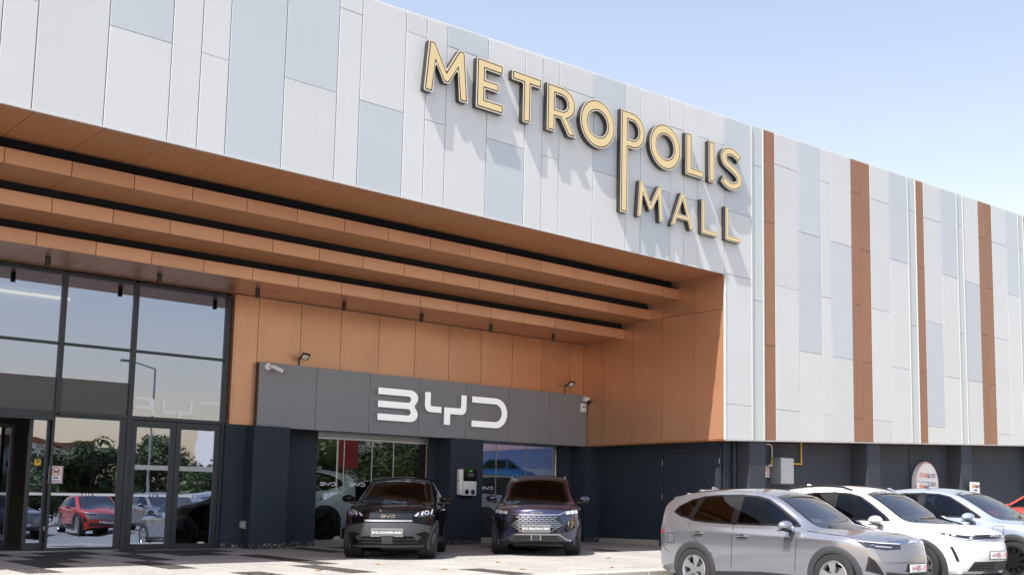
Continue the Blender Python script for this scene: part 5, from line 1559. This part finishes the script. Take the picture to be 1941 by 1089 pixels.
# dark purple SUV facing the camera
PUR = shifted(suv(), ws_mat='car_glass', W=.935, wb=2.74, rim='ten', rim_dark=True, arch_mat='paint_purple', arch_w=.03, badge=(.845, .24, 'chrome'), plate=(.53, .54, .125, 'grey', 'BYD SEALION 6 DM-i'),
    rails=(-.45, 1.1, .60), rail_mat='rim_silver', mirror=(1.93, 1.02, 1.15), spoiler=None, taillamp=SIL['taillamp'], seams=SIL['seams'][:3] + [SIL['seams'][5]], mirror_mat=None,
    nose=[3.50, 3.60, 3.63, 3.61], dash_sheet=None, wipers=SIL['wipers'],
    front=[('grille', fillet([(-.42, .45), (.42, .45), (.56, .62), (.46, .80), (-.46, .80), (-.56, .62)], .02), 0, 'gloss_black', .006),
           ('hood_trim', stroke([(-.66, .885), (-.56, .86), (-.47, .815), (0, .808), (.47, .815), (.56, .86), (.66, .885)], .028), 0, 'chrome', .012),
           ('head_lamp', fillet([(.56, .895), (.87, .945), (.88, .84), (.74, .79), (.55, .80)], .02), 0, 'lamp_dark', .008, 'pair'),
           ('lamp_unit', fillet([(.60, .88), (.69, .895), (.69, .83), (.61, .82)], .01), 0, 'lamp_light', .014, 'pair'),
           ('lamp_unit', fillet([(.705, .90), (.78, .91), (.78, .835), (.705, .83)], .01), 0, 'lamp_light', .014, 'pair'),
           ('lamp_unit', fillet([(.795, .915), (.85, .92), (.85, .85), (.795, .838)], .01), 0, 'lamp_light', .014, 'pair'),
           ('side_vent', fillet([(.58, .50), (.66, .46), (.84, .56), (.82, .70), (.62, .70), (.56, .62)], .02), 0, 'gloss_black', .008, 'pair'),
           ('vent_fin', stroke([(.66, .68), (.67, .60), (.64, .53)], .018), 0, 'chrome', .014, 'pair'), ('vent_fin', stroke([(.75, .68), (.76, .62), (.72, .55)], .018), 0, 'chrome', .014, 'pair'),
           ('skid_trim', stroke([(-.74, .275), (-.64, .30), (-.47, .41), (0, .415), (.47, .41), (.64, .30), (.74, .275)], .022), 0, 'chrome', .012),
           ('intake', fillet([(.10, .30), (.50, .30), (.42, .385), (.10, .385)], .01), 0, 'plastic_black', .008, 'pair'),
           ('intake_frame', [(.085, .29), (.105, .29), (.105, .40), (.085, .40)], 0, 'chrome', .014, 'pair'),
           ('lower_lip', [(-.60, .262), (.60, .262), (.60, .285), (-.60, .285)], 0, 'plastic_black', .006)]
          + [('grille_bar', [(x - .045, z - .011), (x + .045, z - .011), (x + .05, z + .011), (x - .04, z + .011)], 0, 'grille_metal', .013)
             for r_ in range(8) for z in [.485 + r_ * .04] for x in [(-5.0 + k + (.5 if r_ % 2 else 0)) * .108 for k in range(11)]
             if abs(x) < (.38 + .16 * (1 - abs(z - .62) / .18)) - .03 and not (abs(x) < .30 and z < .60)])
build_car(PUR, 'display_car', 'dark purple SUV facing out before the right showroom window', 'car', M['paint_purple'], (17.22, 2.95, pave_z(2.0)), R(-131.0), 'cars displayed before the showroom')

# black hatchback facing the camera
HAT = dict(ws_mat='car_glass',
    W=.86, wb=2.5, wr=.31, arch=.355, stations=[-.60, -.50, -.30, 0, .35, .75, 1.1, 1.4, 1.7, 1.95, 2.15, 2.32, 2.55, 2.75, 2.90],
    plan=[(-.60, .72), (-.50, .78), (-.30, .83), (0, .855), (1.3, .85), (2.4, .86), (2.6, .85), (2.75, .82), (2.90, .74)],
    belt=[(-.60, 1.02), (-.3, 1.06), (.35, 1.03), (1.4, .99), (2.15, .97), (2.55, .95), (2.75, .90), (2.90, .82)],
    tuck=[(-.6, .04), (0, .055), (2.15, .06), (2.6, .08), (2.9, .06)], shoulder=[(-.6, .1), (2.9, .07)],
    rail=[(-.60, 1.32), (-.50, 1.42), (-.30, 1.47), (0, 1.505), (.35, 1.525), (.75, 1.525), (1.1, 1.49), (1.4, 1.405), (1.7, 1.25), (1.95, 1.12), (2.15, 1.04), (2.32, 1.01), (2.55, .985), (2.75, .94), (2.90, .865)],
    railv=[(-.6, .52), (-.3, .555), (.35, .575), (1.1, .575), (1.7, .61), (2.15, .65), (2.32, .61), (2.55, .54), (2.75, .49), (2.9, .47)],
    crown=[(-.6, .04), (.75, .05), (1.7, .05), (2.15, .05), (2.32, .04), (2.9, .03)], bulge=[(-.6, .02), (0, .035), (1.9, .02), (2.3, 0), (2.9, .02)],
    low=[(-.60, .32), (-.3, .24), (0, .20), (2.4, .20), (2.75, .20), (2.9, .20)],
    bowf=[(2.1, 0), (2.55, .05), (2.75, .14), (2.90, .25)], bowr=[(-.6, .14), (-.5, .10), (-.3, .03), (0, 0)], bowtop=[(1.1, 0), (1.4, .07), (1.95, .08), (2.15, .05), (2.32, 0)],
    nose=[3.14, 3.20, 3.23, 3.22], tail=[-.70, -.76, -.78, -.76], cowl=2.15, dash=.97, seat_x=1.05, ws_x=1.05,
    windshield=fillet([(-.66, 1.045), (-.58, 1.22), (-.52, 1.44), (-.27, 1.49), (0, 1.505), (.27, 1.49), (.52, 1.44), (.58, 1.22), (.66, 1.045), (.33, 1.02), (0, 1.015), (-.33, 1.02)], .05),
    side_windows=[dict(poly=fillet([(1.95, 1.055), (1.78, 1.15), (1.5, 1.29), (1.28, 1.41), (1.05, 1.46), (.80, 1.475), (.78, 1.07)], .02)),
                  dict(poly=fillet([(.70, 1.07), (.72, 1.475), (.30, 1.465), (.0, 1.42), (-.12, 1.20), (-.05, 1.12)], .02), mat='car_glass_dark')],
    pillars=[[(.785, 1.065), (.805, 1.48), (.715, 1.48), (.695, 1.065)]],
    seams=[[(.74, 1.06), (.75, .7), (.72, .38)], [(1.98, 1.04), (1.92, .8), (1.88, .40)], [(-.05, 1.08), (.05, .85), (.25, .70), (.38, .6)]],
    handles=[(.95, .90)], mirror=(1.74, .96, 1.10), rim='mesh', rim_dark=True, fin=-.1, spoiler=(-.52, 1.46, .50), arch_mat='cladding', arch_w=.04,
    badge=(.775, .26, 'chrome'), plate=(.475, .56, .125, 'grey', 'BYD DOLPHIN SURF'), seat='seat_tan', dash_sheet=None, handle_mat=None, mirror_mat=None, wipers=[(-.5, -.05, 1.06, 1.035), (0, .42, 1.035, 1.045)],
    front=[('front_band', fillet([(-.42, .735), (.42, .735), (.46, .83), (-.46, .83)], .02), 0, 'gloss_black', .005),
           ('head_lamp', fillet([(.44, .775), (.52, .86), (.78, .93), (.80, .80), (.62, .755)], .015), 0, 'lamp_dark', .008, 'pair'),
           ('lamp_strip', [(.47, .785), (.535, .845), (.56, .845), (.52, .775)], 0, 'lamp_light', .014, 'pair'),
           ('lamp_strip', [(.585, .80), (.60, .865), (.63, .87), (.62, .79)], 0, 'lamp_light', .014, 'pair'), ('lamp_strip', [(.75, .82), (.765, .91), (.785, .91), (.775, .82)], 0, 'lamp_light', .014, 'pair'),
           ('lamp_lens', ellipse(.685, .845, .040, .042, 18), 0, 'lamp_light', .016, 'pair'), ('lamp_pupil', ellipse(.685, .845, .024, .026, 14), 0, 'lamp_dark', .020, 'pair'),
           ('chrome_strip', fillet([(-.43, .675), (.43, .675), (.45, .71), (-.45, .71)], .01), 0, 'frame_steel', .008),
           ('bumper_panel', fillet([(-.62, .40), (-.50, .30), (.50, .30), (.62, .40), (.80, .52), (.76, .60), (.45, .655), (-.45, .655), (-.76, .60), (-.80, .52)], .02), 0, 'bumper_grey', .006),
           ('grille', fillet([(-.60, .24), (.60, .24), (.46, .41), (-.46, .41)], .01), 0, 'panel_black', .012),
           ('grille_bar', [(-.50, .345), (.50, .345), (.505, .355), (-.505, .355)], 0, 'cladding_mid', .018), ('grille_bar', [(-.55, .285), (.55, .285), (.555, .295), (-.555, .295)], 0, 'cladding_mid', .018),
           ('radar_cover', fillet([(-.10, .27), (.10, .27), (.10, .40), (-.10, .40)], .015), 0, 'cladding_mid', .022),
           ('side_vent', [(.50, .45), (.60, .40), (.70, .26), (.80, .28), (.79, .42), (.68, .50)], 0, 'panel_black', .010, 'pair'),
           ('lower_lip', fillet([(-.62, .205), (.62, .205), (.68, .245), (-.68, .245)], .012), 0, 'cladding', .012)])
build_car(HAT, 'display_car', 'black hatchback facing out before the left showroom window', 'car', M['paint_black'], (13.53, 2.97, pave_z(2.0)), R(-129.4), 'cars displayed before the showroom')

# showroom cars behind the glass
SHW = shifted(suv(), rim='mesh', rim_dark=True, arch_mat='cladding', spoiler=None, taillamp=[(-1.05, 1.02), (-.55, 1.0), (-.62, .90), (-1.05, .88)], wr=.355, handle_mat=None,
    seams=SIL['seams'][:3], front=PAL['front'], plate=None, badge=None)
build_car(SHW, 'showroom_car', 'mint white car with dark wheel behind the left showroom window', 'car', M['paint_mint'], (13.25, 6.72, .10), R(178), 'cars inside the showroom')
build_car(SHW, 'showroom_car', 'mint white car behind the right showroom window below the blue poster', 'car', M['paint_mint'], (17.85, 6.75, .10), R(0), 'cars inside the showroom')

# ================================================================== across the parking lot (mirrored in the glass)
def leaf_crown(seed, h, rx, n):
    rnd = random.Random(seed)
    q = MB()
    lobes = [(Vector((rnd.uniform(-.55, .55) * rx, rnd.uniform(-.55, .55) * rx, h * rnd.uniform(.26, .86))), rnd.uniform(.32, .50) * rx) for _ in range(16)]
    for c, r in lobes:                                  # leafy mass inside each lobe
        vs = q.ball(c, r * .52, 10)
        for v in vs: v.co += (v.co - c) * rnd.uniform(-.22, .22)
    for i in range(n):
        c, r = lobes[i % len(lobes)]
        d = Vector((rnd.gauss(0, 1), rnd.gauss(0, 1), rnd.gauss(0, 1))).normalized()
        p = c + d * r * (.5 + .5 * rnd.random() ** .6)
        s = rnd.uniform(.07, .15)
        a = Vector((rnd.gauss(0, 1), rnd.gauss(0, 1), rnd.gauss(0, .6))).normalized()
        b = a.cross(Vector((rnd.gauss(0, 1), rnd.gauss(0, 1), rnd.gauss(0, 1)))).normalized()
        q.quad(p - a * s, p + b * s * .5, p + a * s, p - b * s * .5)
    return q
def tree_variant(seed, h, rx):
    t = empty('lot_tree', (0, 0, 0))
    rnd = random.Random(seed)
    q = MB()
    q.cyl((0, 0, -.3), (.05, .03, h * .35), .15, .10, 10)
    for k in range(6):
        a = k * 1.05 + rnd.random()
        q.cyl((.05, .03, h * .33), (math.cos(a) * rx * .5, math.sin(a) * rx * .5, h * rnd.uniform(.6, .85)), .07, .025, 7)
    q.build('trunk', M['bark'], t)
    leaf_crown(seed, h, rx, 9000).build('crown', M['leaf_a' if seed % 2 else 'leaf_b'], t, recalc=False)
    return t
tv = [tree_variant(11, 5.0, 2.7), tree_variant(12, 6.0, 3.0), tree_variant(13, 4.4, 2.6)]
spots = [(12, -38), (16.5, -41), (20.5, -39), (24, -42), (27.5, -39.5), (31, -41.5), (34.5, -40), (39, -43), (45, -42), (48.5, -45), (54, -44), (58, -48), (64, -47), (8, -40), (4, -43), (70, -50)]
for i, (x, y) in enumerate(spots):
    t = tv[i] if i < 3 else copy_tree(tv[i % 3])
    t.location = (x, y, lot_h(x)); t.rotation_euler.z = random.uniform(0, 6.28); s = random.uniform(.9, 1.1) * (.66 if x < 23 else .85 if x < 37 else 1.15); t.scale = (s * 1.1, s * 1.1, s)
    tag(t, 'leafy green tree across the parking lot, mirrored in the shop glass', 'tree', 'trees across the parking lot')
# apartment blocks beyond the trees
def block(x, y, w, d, storeys, label, roof=None):
    t = empty('apartment_building', (x, y, lot_h(x))); tag(t, label, 'building')
    h = storeys * 3.0
    q = MB(); q.box(-w / 2, w / 2, -d / 2, d / 2, 0, h); q.build('wall', M['house_white'], t)
    for s in range(storeys):
        n = int(w / 3)
        for k in range(n):
            xa = -w / 2 + (k + .5) * w / n
            q = MB(); q.box(xa - .7, xa + .7, d / 2, d / 2 + .04, s * 3 + .6, s * 3 + 2.3); q.build('window', M['house_glass'], t)
        q = MB(); q.box(-w / 2 + .4, w / 2 - .4, d / 2 + .05, d / 2 + 1.3, s * 3 + .02, s * 3 + .2); q.box(-w / 2 + .4, w / 2 - .4, d / 2 + 1.22, d / 2 + 1.3, s * 3 + .2, s * 3 + .95)
        if s: q.build('balcony', M['house_white'], t)
        else: q.bm.free()
    if roof:
        q = MB(); q.box(-w / 2 - .4, w / 2 + .4, -d / 2 - .4, d / 2 + .4, h, h + .5); q.build('roof', M['roof_tile'], t)
    return t
block(30, -84, 14, 10, 2, 'white two-storey building with red roof beyond the trees', True)
block(58, -76, 20, 12, 3, 'white apartment block with balconies, mirrored in the left showroom window')
block(86, -74, 18, 12, 3, 'white apartment block farthest along beyond the trees')
block(12, -82, 14, 12, 1, 'long white building mirrored behind the trees in the doors')
# banner on a pole
bn_ = empty('banner', (34.0, -30.0, lot_h(30))); tag(bn_, 'dark red banner on a white pole across the parking lot', 'banner')
q = MB(); q.cyl((0, 0, 0), (0, 0, 5.2), .06, n=10); q.build('pole', M['pipe_white'], bn_)
q = MB(); q.box(.08, 1.35, -.02, .02, 3.1, 5.1); q.build('flag', M['banner_red'], bn_)
# street lamp mirrored in the upper panes
sl_ = empty('street_lamp', (24.5, -34.0, lot_h(24))); tag(sl_, 'tall street lamp across the parking lot', 'street lamp')
q = MB(); q.cyl((0, 0, 0), (0, 0, 8.5), .08, .05, n=10); q.cyl((0, 0, 8.5), (-1.3, 0, 8.8), .04, n=8); q.build('pole', M['steel_grey'], sl_)
q = MB(); q.box(-1.9, -1.2, -.14, .14, 8.74, 8.86, .03); q.build('lamp_head', M['plastic_grey'], sl_)
# cars on the far side of the lot
def repaint(o, old, new):
    for ob in [o] + list(o.children_recursive):
        if ob.type == 'MESH':
            for s in ob.material_slots:
                if s.material == old:
                    s.link = 'OBJECT'; s.material = new
roots = {o['label']: o for o in bpy.data.objects if o.parent is None and 'label' in o.keys() and o.name.startswith('parked_car')}
src_s = next(o for l, o in roots.items() if l.startswith('silver')); src_w = next(o for l, o in roots.items() if l.startswith('white'))
for (src, old, new, x, y, a, lab) in (
        (src_s, 'paint_silver', 'paint_red', 17.6, -23.5, 95, 'red SUV parked across the lot, mirrored in the sliding door'),
        (src_w, 'paint_white', 'paint_grey', 20.6, -24.0, 92, 'grey SUV parked across the lot beside the red one'),
        (src_s, 'paint_silver', 'paint_silver', 23.6, -24.2, 88, 'silver SUV parked across the lot, mirrored in the swing doors'),
        (src_w, 'paint_white', 'paint_white', 26.6, -24.0, 91, 'white SUV parked across the lot, mirrored in the swing doors'),
        (src_s, 'paint_silver', 'paint_grey', 14.4, -23.8, 90, 'dark grey SUV parked across the lot left of the red one'),
        (src_w, 'paint_white', 'paint_silver', 32.0, -26.0, 90, 'silver car with roof rails parked below the red banner')):
    c = copy_tree(src)
    c.location = (x, y, lot_h(x)); c.rotation_euler.z = R(a)
    if old != new: repaint(c, M[old], M[new])
    tag(c, lab, 'car', 'cars parked across the lot')
